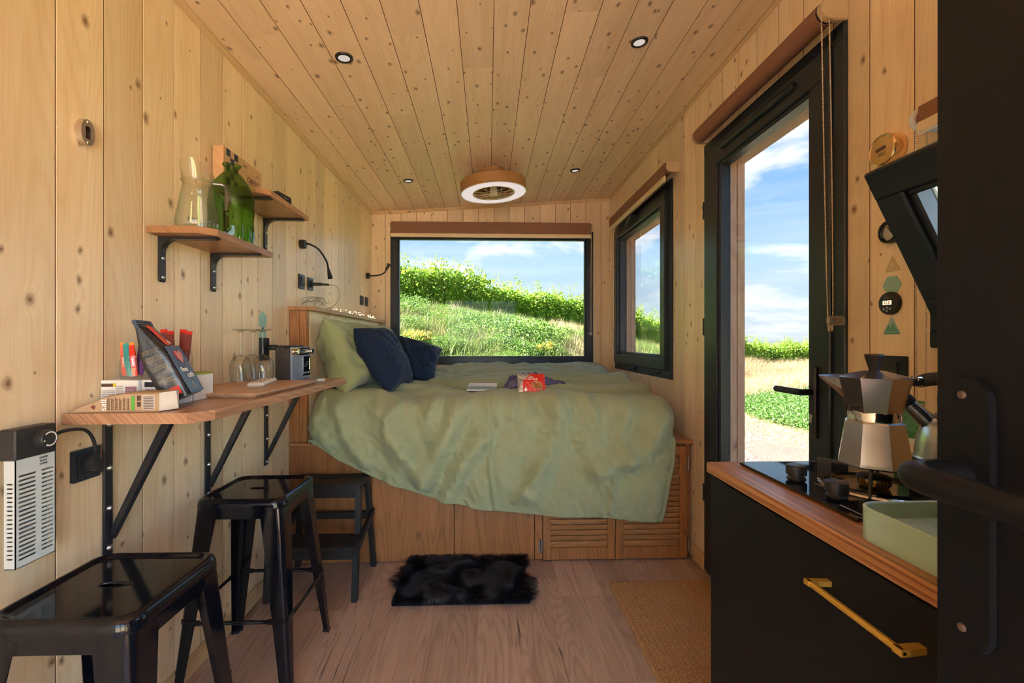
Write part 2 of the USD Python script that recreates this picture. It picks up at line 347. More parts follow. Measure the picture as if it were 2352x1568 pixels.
plain('ink_gold', (.42, .33, .17), .6)
plain('ink_pale', (.55, .50, .44), .6)
plain('green_print', (.10, .42, .05), .6)
plain('lime', (.30, .36, .03), .55)
plain('yellow', (.75, .55, .03), .55)
plain('foil', (.014, .014, .016), .26, spec=.7, bump=(38, .45, .004))
plain('foil_blue', (.045, .075, .12), .24, spec=.8, metal=.35, bump=(34, .5, .005))
plain('foil_silver', (.55, .54, .52), .28, metal=.7, bump=(90, .5, .003))
plain('card_white', (.78, .77, .75), .6)
plain('chess_navy', (.02, .035, .06), .5)
plain('mint', (.30, .55, .45), .5)
plain('mint_dark', (.13, .36, .25), .5)
plain('green_card', (.06, .26, .09), .5)
plain('amber_sticker', (.66, .47, .22), .5)
plain('book_green', (.27, .35, .21), .6)
plain('silver_grille', (.30, .34, .40), .38, metal=.4)
plain('coffee_red', (.80, .05, .025), .4)
plain('scarf', (.10, .085, .17), .9, sheen=.3)
plain('nut', (.30, .10, .03), .6)
plain('bowl_light', (.75, .62, .40), .5)
plain('fan_wood', (.36, .18, .055), .5)
plain('fan_grey', (.20, .13, .09), .6)
plain('ring_white', (.80, .78, .76), .5)
plain('rug_backing', (.006, .006, .008), .9)
plain('bread_brown', (.10, .055, .03), .6)
plain('wire_copper', (.35, .25, .17), .4, metal=.6)
plain('cable_beige', (.40, .32, .23), .5)
PANE = .362   # tint of one face; a pane has two faces
def glassy(name, tint, edge=None, rough=0.0, f0=.04):
    edge = edge or tint
    mat(name, {"lw": ("layer_weight", {"blend": .5}), "e2": ("math", {"math_type": "power", "value2": 2.2}), "mc": ("mix_color", {"a": tint, "b": edge}), "tr": ("transparent_bsdf", {}), "gl": ("glossy_bsdf", {"color": (1, 1, 1), "roughness": rough}),
               "pw": ("math", {"math_type": "power", "value2": 5.0}), "fr": ("math", {"math_type": "multiply_add", "value2": 1 - f0, "value3": f0, "use_clamp": True}), "mx": ("mix_closure", {})},
        [("lw.facing", "e2.value1"), ("e2.value", "mc.fac"), ("mc.result", "tr.color"), ("lw.facing", "pw.value1"), ("pw.value", "fr.value1"), ("fr.value", "mx.fac"), ("tr.BSDF", "mx.closure1"), ("gl.BSDF", "mx.closure2")], "mx.closure")
glassy('pane', (PANE, PANE * 1.01, PANE * 1.02), f0=.006)
glassy('clear_pane', (.96, .97, .96), f0=.02)
glassy('thin_glass', (.97, .98, .97), (.45, .50, .46), f0=.06)
glassy('green_glass', (.41, .70, .26), (.16, .30, .07))
glassy('jar_glass', (.96, .97, .97), (.62, .66, .66), f0=.05)
def emit(name, col, strength): mat(name, {"e": ("emission", {"color": col, "strength": strength})}, [], "e.emission")
emit('lamp_ring', (1.0, .88, .81), .28)
emit('downlight_glow', (1.0, .84, .74), .24)
emit('fairy', (1.0, .50, .20), 3.0)
emit('display', (1.0, .55, .30), .9)
def leaf(name, a, b, trans=.45):
    mat(name, {"i": ("object_info", {}), "t": ("texture_coordinate", {}), "n": ("noise_texture", {"scale": 2.3, "detail": 2.0}), "r": ("map_range", {"from_min": .35, "from_max": .65, "clamp": True}), "c": ("mix_color", {"a": a, "b": b}),
               "d": ("diffuse_bsdf", {}), "tl": ("translucent_bsdf", {}), "gl": ("glossy_bsdf", {"color": (.5, .5, .5), "roughness": .45}), "m": ("mix_closure", {"fac": trans}), "m2": ("mix_closure", {"fac": .06})},
        [("t.object", "n.vector"), ("n.fac", "r.value"), ("r.result", "c.fac"), ("c.result", "d.color"), ("c.result", "tl.color"), ("d.BSDF", "m.closure1"), ("tl.BSDF", "m.closure2"), ("m.closure", "m2.closure1"), ("gl.BSDF", "m2.closure2")], "m2.closure")
leaf('vine_leaf', (.20, .38, .035), (.36, .50, .06), .55)
leaf('bramble_leaf', (.085, .19, .03), (.20, .31, .06))
leaf('grass_blade', (.10, .19, .035), (.23, .26, .08))
leaf('clover_leaf', (.085, .20, .035), (.17, .28, .065))
leaf('straw', (.36, .26, .135), (.48, .37, .215), .3)
leaf('yellow_flower', (.55, .39, .04), (.62, .50, .12), .3)
leaf('far_leaf', (.10, .20, .06), (.2, .32, .1))
mat('ground', {"t": ("geometry", {}), "s": ("separate_xyz", {}), "n": ("noise_texture", {"scale": 1.3, "detail": 6.0}), "ad": ("math", {"math_type": "multiply_add", "value2": 1.6, "value3": -.8}), "su": ("math", {"math_type": "add"}),
               "mr": ("map_range", {"from_min": 2.0, "from_max": 14.0, "clamp": True}),
               "r": ("rgb_ramp", {"ramp": [(0, (.19, .14, .114)), (.27, (.19, .14, .114)), (.30, (.36, .28, .16)), (.36, (.25, .23, .10)), (.40, (.11, .17, .045)), (.70, (.12, .17, .05)), (.74, (.27, .21, .11)), (1, (.20, .19, .08))]}),
               "g": ("noise_texture", {"scale": 42.0, "detail": 5.0, "roughness": .8}), "gr": ("map_range", {"from_min": .3, "from_max": .7, "to_min": .5, "to_max": 1.35}), "mu": ("mix_color", {"blend_type": "multiply", "fac": 1.0, "use_clamp": False}),
               "zb": ("map_range", {"from_min": -.40, "from_max": -.05, "clamp": True}), "bk": ("mix_color", {"b": (.10, .13, .04)}), "bu": ("bump", {"strength": .7, "distance": .03}), "p": ("principled_bsdf", {"roughness": .95, "specular_ior_level": .1})},
    [("s.z", "zb.value"), ("zb.result", "bk.fac"), ("r.color", "bk.a"), ("t.position", "s.vector"), ("t.position", "n.vector"), ("n.fac", "ad.value1"), ("s.x", "su.value1"), ("ad.value", "su.value2"), ("su.value", "mr.value"), ("mr.result", "r.fac"), ("t.position", "g.vector"), ("g.fac", "gr.value"),
     ("bk.result", "mu.a"), ("gr.result", "mu.b"), ("mu.result", "p.base_color"), ("g.fac", "bu.height"), ("bu.normal", "p.normal")], "p.BSDF")
plain('gravel', (.19, .14, .114), .9)
plain('gravel_dark', (.10, .072, .06), .9)
mat('coir', {"t": ("texture_coordinate", {}), "n": ("noise_texture", {"scale": 180.0, "detail": 4.0, "roughness": .7}), "r": ("rgb_ramp", {"ramp": [(0, (.12, .05, .015)), (.40, (.40, .21, .085)), (.6, (.62, .36, .165)), (1, (.80, .52, .27))]}),
             "bu": ("bump", {"strength": .8, "distance": .004}), "p": ("principled_bsdf", {"roughness": .95, "specular_ior_level": .1})},
    [("t.object", "n.vector"), ("n.fac", "r.fac"), ("r.color", "p.base_color"), ("n.fac", "bu.height"), ("bu.normal", "p.normal")], "p.BSDF")
mat('fur', {"h": ("hair_info", {}), "i": ("mix_color", {"a": (.003, .003, .006), "b": (.030, .036, .075)}), "p": ("principled_bsdf", {"roughness": .26, "specular_ior_level": .8})}, [("h.intercept", "i.fac"), ("i.result", "p.base_color")], "p.BSDF")  # bluish highlight painted into the colour of the hair tips
# ------------------------------------------------------------------ the room shell
XL, XR, YB, YR = -1.094, 1.16, 4.29, -1.6
SL = (2.58 - 2.425) / (XR - XL)
def ceil_z(x): return 2.425 + (x - XL) * SL
rng = random.Random(7)
def board(u0, u1, z0, za, zb, holes=(), t=.018, ch=.0010):
    """one tongue-and-groove board in (u, depth, z); za, zb: its height at u0 and u1"""
    pts = []
    for u, top in ((u0, za), (u1, zb)):
        s = 1 if u == u0 else -1
        for z in (z0, top): pts += [(u, -t, z), (u, -ch, z), (u + s * ch, 0, z)]
    m = m3.Manifold.hull_points(np.array(pts))
    for a, b, c, d in holes:
        if b > u0 and a < u1: m = m - m3.Manifold.cube([b - a, 1, d - c]).translate([a, -.5, c])
    return None if m.is_empty() or m.volume() < 1e-7 else tm(m)
def place(m, side):
    v = np.array(m.vertices)
    if side == 'left': w = np.stack([XL + v[:, 1], v[:, 0], v[:, 2]], 1)
    if side == 'right': w = np.stack([XR - v[:, 1], v[:, 0], v[:, 2]], 1)
    if side == 'back': w = np.stack([v[:, 0], YB - v[:, 1], v[:, 2]], 1)
    if side == 'rear': w = np.stack([v[:, 0], YR + v[:, 1], v[:, 2]], 1)
    m = trimesh.Trimesh(w, m.faces, process=False)
    if m.volume < 0: m.invert()
    return m
def plank_wall(name, side, start, end, first, top, holes=(), pitch=.1452, ground=0.0, shell_mat='shade_brown'):
    w = thing(name, kind='structure')
    u = first
    while u > start: u -= pitch
    while u < end:
        a, b = max(u, start) + .0017, min(u + pitch, end) - .0017
        if b - a > .004:
            m = board(a, b, ground, top(a), top(b), holes)
            if m is not None: part(w, 'plank', place(m, side), 'pine_z', smooth=False)
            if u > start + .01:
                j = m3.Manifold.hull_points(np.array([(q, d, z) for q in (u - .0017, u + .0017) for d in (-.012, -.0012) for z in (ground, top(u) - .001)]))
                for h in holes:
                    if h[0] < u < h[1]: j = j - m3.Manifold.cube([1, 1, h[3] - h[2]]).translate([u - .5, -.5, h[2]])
                part(w, 'joint', place(tm(j), side), 'shade_brown', smooth=False)  # added dark strip standing in for the shade between planks
        u += pitch
    s = m3.Manifold.hull_points(np.array([(q, d, z) for q in (start, end) for d in (-.018, -.13) for z in (-.12, top(q) + .05)]))
    for a, b, c, d in holes: s = s - m3.Manifold.cube([b - a, 1, d - c]).translate([a, -.5, c])
    part(w, 'sheathing', place(tm(s), side), shell_mat, smooth=False)
    return w
H_BACK = [(-.895, .980, 1.025, 2.25)]
H_RIGHT = [(1.445, 2.37, .035, 2.245), (2.83, 4.075, .995, 2.235), (.52, 1.130, 1.225, 1.71)]
H_REAR = [(-.96, 1.02, .06, 2.2)]  # opening for the added, unseen rear window
plank_wall('wall_left', 'left', YR, YB, 1.188, lambda y: ceil_z(XL) + .03)
plank_wall('wall_back', 'back', XL, XR, -1.106, lambda x: ceil_z(x) + .03, H_BACK)
plank_wall('wall_right', 'right', YR, YB, 1.202, lambda y: ceil_z(XR) + .03, H_RIGHT)
plank_wall('wall_rear', 'rear', XL, XR, -1.106, lambda x: ceil_z(x) + .03, H_REAR)
c = thing('ceiling', kind='structure')
x = -.398 - .1402 * 6
def ceiling_board(x0, x1, y0, y1, t=.018, ch=.0010):
    pts = []
    for xx, s in ((x0, 1), (x1, -1)):
        for y in (y0, y1):
            pts += [(xx, y, ceil_z(xx) + t), (xx, y, ceil_z(xx) + ch), (xx + s * ch, y, ceil_z(xx + s * ch))]
    return tm(m3.Manifold.hull_points(np.array(pts)))
while x < XR:
    a, b = max(x, XL) + .0014, min(x + .1402, XR) - .0014
    if b - a > .004:
        cuts = [YR] + sorted([rng.uniform(.2, 1.2), rng.uniform(1.7, 3.6)]) + [YB]
        for y0, y1 in zip(cuts[:-1], cuts[1:]): part(c, 'plank', ceiling_board(a, b, y0 + .0003, y1 - .0003), 'pine_y', smooth=False)
    if x > XL: part(c, 'joint', m3.Manifold.hull_points(np.array([(x + q, y, ceil_z(x) + z) for q in (-.0014, .0014) for y in (YR, YB) for z in (.0011, .010)])), 'shade_brown', smooth=False)  # dark strip painting the shade of the ceiling grooves
    x += .1402
part(c, 'roof', m3.Manifold.hull_points(np.array([(xx, y, ceil_z(xx) + z) for xx in (XL - .14, XR + .14) for y in (YR - .14, YB + .14) for z in (.018, .16)])), 'anthracite', smooth=False)
f = thing('floor', kind='structure')
k = -6
while -.0437 + .2 * k < XR:
    a, b = max(-.0437 + .2 * k, XL), min(-.0437 + .2 * (k + 1), XR)
    if b - a > .004:
        ends = {2: [2.172, .85], 3: [1.621, .3]}.get(k) or [rng.uniform(1.9, 2.5), rng.uniform(.4, 1.2)]
        ys = [YR, -.5] + sorted(e for e in ends) + [YB]
        for y0, y1 in zip(ys[:-1], ys[1:]):
            pts = [(xx, yy, -.014) for xx in (a, b) for yy in (y0, y1)] + [(xx, yy, -.001) for xx in (a, b) for yy in (y0, y1)] + [(xx + s * .001, yy + q * .001, 0) for xx, s in ((a, 1), (b, -1)) for yy, q in ((y0, 1), (y1, -1))]
            part(f, 'plank', m3.Manifold.hull_points(np.array(pts)), 'oak_floor', smooth=False)
    k += 1
part(f, 'subfloor', bx(XL - .13, XR + .13, YR - .13, YB + .13, -.12, -.014), 'anthracite')
single('baseboard_left', bx(XL, XL + .013, YR, 2.53, 0, .072, .003), 'pine_trim_y', None, None, kind='structure')
single('baseboard_right', bx(XR - .013, XR, 2.385, 2.535, 0, .085, .003), 'pine_trim_y', None, None, kind='structure')
def cove(p0, p1, n1, n2, s=.021):
    p0, p1, n1, n2 = map(np.array, (p0, p1, n1, n2)); pts = []
    for p in (p0, p1):
        for a, b in ((0, 0), (1, 0), (0, 1), (1, .35), (.35, 1)): pts.append(p + s * (a * n1 + b * n2))
    return tm(m3.Manifold.hull_points(np.array(pts, float)))
single('trim_1', cove((XL, YR, ceil_z(XL)), (XL, YB, ceil_z(XL)), (1., 0, SL), (0., 0, -1.)), 'pine_trim_y', None, None, kind='structure', smooth=False)
single('trim_2', cove((XR, YR, ceil_z(XR)), (XR, YB, ceil_z(XR)), (-1., 0, -SL), (0., 0, -1.), .012), 'pine_trim_y', None, None, kind='structure', smooth=False)
single('trim_3', cove((XL, YB, ceil_z(XL)), (XR, YB, ceil_z(XR)), (0., -1., 0), (0., 0, -1.)), 'pine_trim_x', None, None, kind='structure', smooth=False)
single('trim_4', cove((XL, YB, 0), (XL, YB, ceil_z(XL)), (1., 0, 0), (0, -1., 0), .010), 'pine_z', None, None, kind='structure', smooth=False)
single('trim_5', cove((XR, YB, 0), (XR, YB, ceil_z(XR)), (-1., 0, 0), (0, -1., 0), .014), 'pine_z', None, None, kind='structure', smooth=False)

# ------------------------------------------------------------------ windows and the glazed door
def ring(u0, u1, z0, z1, w, d0, d1, bev=.004, wb=None, ul=None):
    """a rectangular frame of four bars in (u, depth, z), bars w wide (bottom wb), between depths d0 and d1; mitre gaps left as fine lines"""
    wb = wb or w; ms = []
    for (a, b, c_, d_) in ((u0, u1, z0, z0 + wb), (u0, u1, z1 - w, z1)): ms.append(bx(a, b, d0, d1, c_, d_, bev))
    for (a, b) in ((u0, u0 + w), (u1 - w, u1)): ms.append(bx(a, b, d0 , d1 - .0006, z0 + wb - bev, z1 - w + bev, bev))
    return cat(ms)
w1 = thing('window_1', kind='structure')
part(w1, 'frame', place(ring(-.912, .996, 1.008, 2.262, .066, -.05, .012), 'back'), 'anthracite', smooth=False)
part(w1, 'glazing_bead', place(ring(-.85, .934, 1.066 + .002, 2.20, .016, -.06, -.012, .003), 'back'), 'anthracite', smooth=False)
part(w1, 'pane', place(bx(-.84, .924, -.052, -.046, 1.08, 2.19), 'back'), 'pane', smooth=False)
w2 = thing('window_2', kind='structure')
part(w2, 'frame', place(ring(2.815, 4.088, .982, 2.248, .07, -.05, .012), 'right'), 'anthracite', smooth=False)
part(w2, 'sash', place(ring(2.868, 4.035, 1.035, 2.20, .082, -.048, .036, .006), 'right'), 'anthracite', smooth=False)
part(w2, 'glazing_bead', place(ring(2.948, 3.955, 1.115, 2.12, .020, -.045, .012, .005), 'right'), 'anthracite', smooth=False)
part(w2, 'pane', place(bx(2.96, 3.94, -.036, -.030, 1.13, 2.11), 'right'), 'pane', smooth=False)
for y in (3.95, 3.52, 3.02): part(w2, 'catch', place(cat(bx(y - .03, y + .03, .010, .026, 1.010, 1.024, .003), bx(y - .012, y + .012, .012, .034, 1.004, 1.018, .003)), 'right'), 'black_plastic', smooth=False)
part(w2, 'stay', cat(tube([(1.10, 3.60, 2.150), (1.085, 3.50, 2.165), (1.085, 3.44, 2.172)], .010), cyl((1.12, 3.42, 2.175), (1.075, 3.42, 2.175), .016)), 'black_metal')
d1 = thing('door_1', kind='structure')
part(d1, 'frame', place(ring(1.430, 2.386, .012, 2.262, .058, -.05, .012), 'right'), 'anthracite', smooth=False)
part(d1, 'leaf', place(ring(1.482, 2.334, .04, 2.212, .100, -.048, .022, .005, wb=.30), 'right'), 'anthracite', smooth=False)
part(d1, 'glazing_bead', place(ring(1.578, 2.238, .336, 2.116, .020, -.045, .012, .005), 'right'), 'anthracite', smooth=False)
part(d1, 'pane', place(bx(1.592, 2.224, -.036, -.030, .35, 2.10), 'right'), 'pane', smooth=False)
hd = part(d1, 'handle', cat(bx(XR - .034, XR - .022, 1.533, 1.566, .885, 1.135, .005), cyl((XR - .034, 1.5495, 1.045), (XR - .078, 1.5495, 1.045), .011), tube([(XR - .072, 1.545, 1.045), (XR - .075, 1.58, 1.045), (XR - .075, 1.68, 1.045)], .0115, 12)), 'black_metal')
part(hd, 'lock_cylinder', xf(extr(Polygon([(math.cos(t) * .0085, .006 + math.sin(t) * .0085) for t in np.linspace(-.9, PI + .9, 24)] + [(-.0048, -.016), (.0048, -.016)]), .004), on_right(1.5495, .955, XR - .034)), 'nickel', 'nickel lock cylinder')
for z in (1.105, .905): part(hd, 'screw', cyl((XR - .034, 1.5495, z), (XR - .0355, 1.5495, z), .005), 'black_plastic')
vt = [(y, 2.172) for y in (1.66, 2.17)]
part(d1, 'door_closer', cat(tube([(XR - .024, 1.66, 2.172), (XR - .024, 2.17, 2.172)], .017, 14), lathe([(0, 0), (.017, 0), (.012, .010), (0, .014)], 14, 'y', (XR - .024, 2.17, 2.172)), lathe([(0, 0), (.017, 0), (.012, .010), (0, .014)], 14, '-y', (XR - .024, 1.66, 2.172))), 'anthracite')
for z in (1.92, 1.30, .42): part(d1, 'hinge', cyl((XR - .006, 2.392, z - .045), (XR - .006, 2.392, z + .045), .009), 'black_metal')
# timber reveals outside the door and the side window
for nm, (a, b, c_, d_) in (('trim_6', H_RIGHT[0]), ('trim_7', H_RIGHT[1])):
    t = thing(nm, kind='structure')
    for x0, x1 in ((.055, .0945), (.0965, .137)): part(t, 'jamb_board', bx(XR + x0, XR + x1, b - .115, b - .012, c_ - .03, d_ - .012, .003), 'larch_z')
    part(t, 'jamb_board', bx(XR + .055, XR + .137, a + .012, a + .06, c_ - .03, d_ - .012, .003), 'larch_z')
    part(t, 'head_board', bx(XR + .055, XR + .137, a + .06, b - .115, d_ - .125, d_ - .012, .003), 'larch_y')
# kitchen hopper window, tilted into the room
w3 = thing('window_3', kind='structure')
part(w3, 'frame', place(ring(.50, 1.150, 1.205, 1.73, .045, -.10, .012), 'right'), 'anthracite', smooth=False)
def tilted(m): return rot(place(m, 'right'), [0, 1, 0], -26.5, (XR - .01, 0, 1.262))
part(w3, 'sash', tilted(ring(.535, 1.124, 1.262, 1.692, .075, -.05, .022, .005)), 'anthracite', smooth=False)
part(w3, 'glazing_bead', tilted(ring(.608, 1.051, 1.335, 1.619, .018, -.035, .010, .005)), 'anthracite', smooth=False)
part(w3, 'gasket', tilted(ring(.600, 1.059, 1.327, 1.627, .014, -.062, -.050, .003)), 'heater_grey', smooth=False)
part(w3, 'pane', tilted(bx(.62, 1.039, -.030, -.024, 1.347, 1.607)), 'clear_pane', smooth=False)
w4 = thing('window_4', kind='structure')  # unseen window, added behind the camera to bring in most of the daylight
part(w4, 'frame', place(cat(ring(-.98, 1.04, .04, 2.22, .07, -.10, .012), bx(-.005, .065, -.09, .012, .1, 2.16, .004)), 'rear'), 'anthracite', smooth=False)
part(w4, 'pane', place(bx(-.92, .98, -.05, -.044, .1, 2.16), 'rear'), 'clear_pane', smooth=False)

# ------------------------------------------------------------------ roller blinds
def chain(pts, r=.0024, pitch=.0062):
    P = spline(pts, 24); seg = np.r_[0, np.cumsum(np.linalg.norm(np.diff(P, axis=0), axis=1))]; n = int(seg[-1] / pitch); b = trimesh.creation.icosphere(1, r); out = []
    for s in np.linspace(0, seg[-1], n): out.append(mv(b, [np.interp(s, seg, P[:, i]) for i in range(3)]))
    out.append(tube(P, r * .3, 5))
    return cat(out)
b1 = thing('roller_blind', 'wide rolled-up brown roller blind with a cream bottom bar above the bed picture window', 'blind', (0.03, YB, 2.30))
part(b1, 'roller', cyl((-.885, YB - .055, 2.290), (.950, YB - .055, 2.290), .034), 'blind_brown')
part(b1, 'fabric', bx(-.887, .950, YB - .0915, YB - .0885, 2.216, 2.322), 'blind_brown')
part(b1, 'fabric_top', bx(-.887, .950, YB - .0915, YB - .05, 2.322, 2.3245), 'blind_brown')
part(b1, 'bottom_bar', bx(-.893, .960, YB - .098, YB - .082, 2.182, 2.218, .005), 'cream_bar')
for x in (-.902, .960): part(b1, 'end_bracket', cat(lathe([(0, 0), (.030, 0), (.030, .012), (0, .012)], 24, 'x', (x, YB - .055, 2.290)), bx(x + .001, x + .011, YB - .05, YB - .001, 2.262, 2.318)), 'bracket_cream')
part(b1, 'chain', chain([(.962, YB - .09, 2.28), (.964, YB - .088, 1.80), (.962, YB - .086, 1.325), (.957, YB - .086, 1.300), (.952, YB - .086, 1.325), (.955, YB - .088, 1.80), (.958, YB - .09, 2.28)]), 'bead')
part(b1, 'chain_holder', bx(.940, .974, YB - .094, YB - .006, 1.285, 1.312, .006), 'clear_plastic')
b2 = thing('roller_blind', 'short brown roller blind with cream bottom bar above the side window by the bed', 'blind', (XR, 3.4, 2.3))
part(b2, 'roller', cyl((XR - .048, 2.735, 2.285), (XR - .048, 4.02, 2.285), .030), 'blind_brown')
part(b2, 'fabric', bx(XR - .080, XR - .077, 2.750, 4.015, 2.235, 2.312), 'blind_brown')
part(b2, 'fabric_top', bx(XR - .080, XR - .045, 2.750, 4.015, 2.312, 2.3145), 'blind_brown')
part(b2, 'bottom_bar', bx(XR - .087, XR - .072, 2.745, 4.03, 2.200, 2.237, .005), 'cream_bar')
for y in (2.722, 4.02): part(b2, 'end_bracket', cat(lathe([(0, 0), (.033, 0), (.033, .013), (0, .013)], 24, 'y', (XR - .048, y, 2.285)), bx(XR - .048, XR - .001, y + .001, y + .012, 2.252, 2.318)), 'bracket_cream')
part(b2, 'chain', chain([(XR - .052, 4.026, 2.27), (XR - .050, 4.026, 1.7), (XR - .045, 4.026, 1.215), (XR - .040, 4.026, 1.20), (XR - .036, 4.026, 1.22), (XR - .034, 4.026, 2.25)]), 'bead')
b3 = thing('roller_blind', 'fully rolled brown roller blind on cream brackets above the glazed door', 'blind', (XR, 1.9, 2.3))
part(b3, 'roller', cyl((XR - .058, 1.452, 2.292), (XR - .058, 2.335, 2.292), .036, n=32), 'blind_brown')
part(b3, 'roller_core', cyl((XR - .058, 1.447, 2.292), (XR - .058, 1.453, 2.292), .034), 'black_plastic')
for y in (1.424, 2.336): part(b3, 'end_bracket', cat(lathe([(0, 0), (.033, 0), (.035, .004), (.035, .020), (0, .023)], 28, 'y', (XR - .058, y, 2.292)), bx(XR - .058, XR - .001, y + .001, y + .021, 2.257, 2.327, .004)), 'bracket_cream')
part(b3, 'chain', chain([(XR - .088, 1.43, 2.268), (XR - .079, 1.43, 1.8), (XR - .067, 1.43, 1.30), (XR - .058, 1.43, 1.277), (XR - .050, 1.43, 1.30), (XR - .054, 1.43, 1.8), (XR - .062, 1.43, 2.262)]), 'bead')
part(b3, 'chain_holder', cat(bx(XR - .074, XR - .013, 1.418, 1.434, 1.274, 1.303, .007), lathe([(0, 0), (.011, 0), (.011, .012), (0, .012)], 20, '-y', (XR - .058, 1.418, 1.289))), 'clear_plastic')
b4 = thing('roller_blind', 'cream-ended brown roller blind above the tilted kitchen window, mostly behind the black fridge', 'blind', (XR, .9, 1.79))
part(b4, 'roller', cyl((XR - .045, .50, 1.79), (XR - .045, 1.125, 1.79), .024), 'blind_brown')
part(b4, 'bottom_bar', bx(XR - .082, XR - .067, .50, 1.115, 1.742, 1.772, .004), 'cream_bar')
part(b4, 'fabric', bx(XR - .077, XR - .074, .50, 1.112, 1.770, 1.812), 'blind_brown')
part(b4, 'end_bracket', cat(lathe([(0, 0), (.030, 0), (.030, .012), (0, .012)], 24, 'y', (XR - .045, 1.128, 1.79)), bx(XR - .045, XR - .001, 1.129, 1.139, 1.762, 1.818)), 'white_plastic')
part(b4, 'chain', chain([(XR - .062, 1.134, 1.77), (XR - .062, 1.134, 1.4), (XR - .058, 1.134, 1.075), (XR - .046, 1.134, 1.06), (XR - .036, 1.134, 1.075), (XR - .032, 1.134, 1.77)]), 'bead')

# ------------------------------------------------------------------ ceiling lamps
def on_ceiling(m, x, y): # local z up, origin on the ceiling, tilted with its slope
    m = rot(m, [0, 1, 0], -math.degrees(math.atan(SL))); return mv(m, (x, y, ceil_z(x)))
for i, (x, y, lab) in enumerate(((-.626, 2.0, 'round black-rimmed ceiling downlight above the shelf wall, nearest on the left'), (.668, 1.99, 'round black-rimmed ceiling downlight nearest on the right, towards the door'),
                       (-.612, 3.515, 'small far black-rimmed ceiling downlight left of the round ceiling fan'), (.672, 3.495, 'small far black-rimmed ceiling downlight right of the round ceiling fan'))):
    d = thing('downlight', lab, 'ceiling light', (x, y, ceil_z(x)), group='ceiling downlights')
    part(d, 'bezel', on_ceiling(lathe([(.025, .002), (.025, -.006), (.030, -.0085), (.036, -.006), (.038, 0), (.038, .002), (.025, .002)], 40), x, y), 'black_plastic')
    part(d, 'diffuser', on_ceiling(lathe([(0, -.004), (.0255, -.004), (.0255, .002), (0, .002)], 32), x, y), 'downlight_glow')
FX, FY = .030, 3.40
fn = thing('ceiling_fan_light', 'drum-shaped wooden ceiling fan light with a white ring and wire guard above the bed', 'ceiling fan', (FX, FY, ceil_z(FX)))
oc = lambda m: on_ceiling(m, FX, FY)
part(fn, 'canopy', oc(lathe([(0, 0), (.088, 0), (.090, -.004), (.090, -.072), (0, -.072)], 40)), 'fan_wood')
part(fn, 'drum', oc(lathe([(.135, -.168), (.135, -.105), (.085, -.072), (.236, -.086), (.245, -.093), (.246, -.166), (.240, -.170), (.135, -.168)], 72)), 'fan_wood')
part(fn, 'light_ring', oc(mv(lathe([(.156, -.1485), (.1585, -.153), (.238, -.153), (.242, -.1495), (.156, -.1485)], 72), (0, 0, -.02))), 'lamp_ring')
part(fn, 'ring_rim', oc(mv(lathe([(.240, -.150), (.246, -.151), (.247, -.157), (.240, -.1545), (.240, -.150)], 72), (0, 0, -.02))), 'cream')
part(fn, 'inner_rim', oc(mv(lathe([(.146, -.140), (.157, -.146), (.158, -.155), (.150, -.155), (.146, -.140)], 64), (0, 0, -.02))), 'bowl_light')
for k in range(5):
    bl = []
    a = np.linspace(0, .9, 7)
    P = np.array([[(r * math.cos(t + .35 * r / .13), r * math.sin(t + .35 * r / .13), -.112 - .022 * (t / .9)) for t in a] for r in (.03, .08, .13)])
    N_ = np.zeros_like(P); N_[..., 2] = 1
    part(fn, 'blade', oc(rot(shell(P, N_, .003), [0, 0, 1], 72 * k)), 'bread_brown')
wires = []
for k in range(24):
    for s in (-1, 1):
        a0 = 2 * PI * k / 24
        if k % 2 == 0: wires.append(tube([(r * math.cos(a0 + s * 1.15 * math.sin(PI * .5 * (r / .15))), r * math.sin(a0 + s * 1.15 * math.sin(PI * .5 * (r / .15))), -.176 - .010 * (1 - (r / .15) ** 2)) for r in np.linspace(.025, .150, 12)], .0013, 5))
part(fn, 'wire_guard', oc(cat(wires)), 'bowl_light')
part(fn, 'hub', oc(lathe([(0, -.192), (.026, -.191), (.030, -.186), (.030, -.170), (.022, -.105), (0, -.105)], 32)), 'bowl_light')
# ------------------------------------------------------------------ bed
bed = thing('bed_platform', 'built-in stained wooden bed platform with plank front and louvred doors', 'bed', (0, 2.535, 0))
FZ, FYF = .665, 2.535
for a, b in ((XL + .002, -.644), (-.642, -.190), (-.186, .258)): part(bed, 'front_panel', bx(a, b, FYF, FYF + .022, .004, FZ - .02, .002), 'stain_z', smooth=False)
part(bed, 'post', bx(.262, .303, FYF + .004, FYF + .03, .004, FZ - .02, .002), 'stain_z', smooth=False)
part(bed, 'post', bx(1.117, XR - .016, FYF + .012, FYF + .03, .09, FZ - .02, .002), 'stain_z', smooth=False)
part(bed, 'carcass', bx(XL + .002, XR - .016, FYF + .032, YB - .005, .004, FZ - .022), 'stain_x', smooth=False)
part(bed, 'ledge', cat(bx(XL + .001, XR - .004, FYF - .012, YB - .003, FZ - .018, FZ, .003)), 'stain_x', smooth=False)
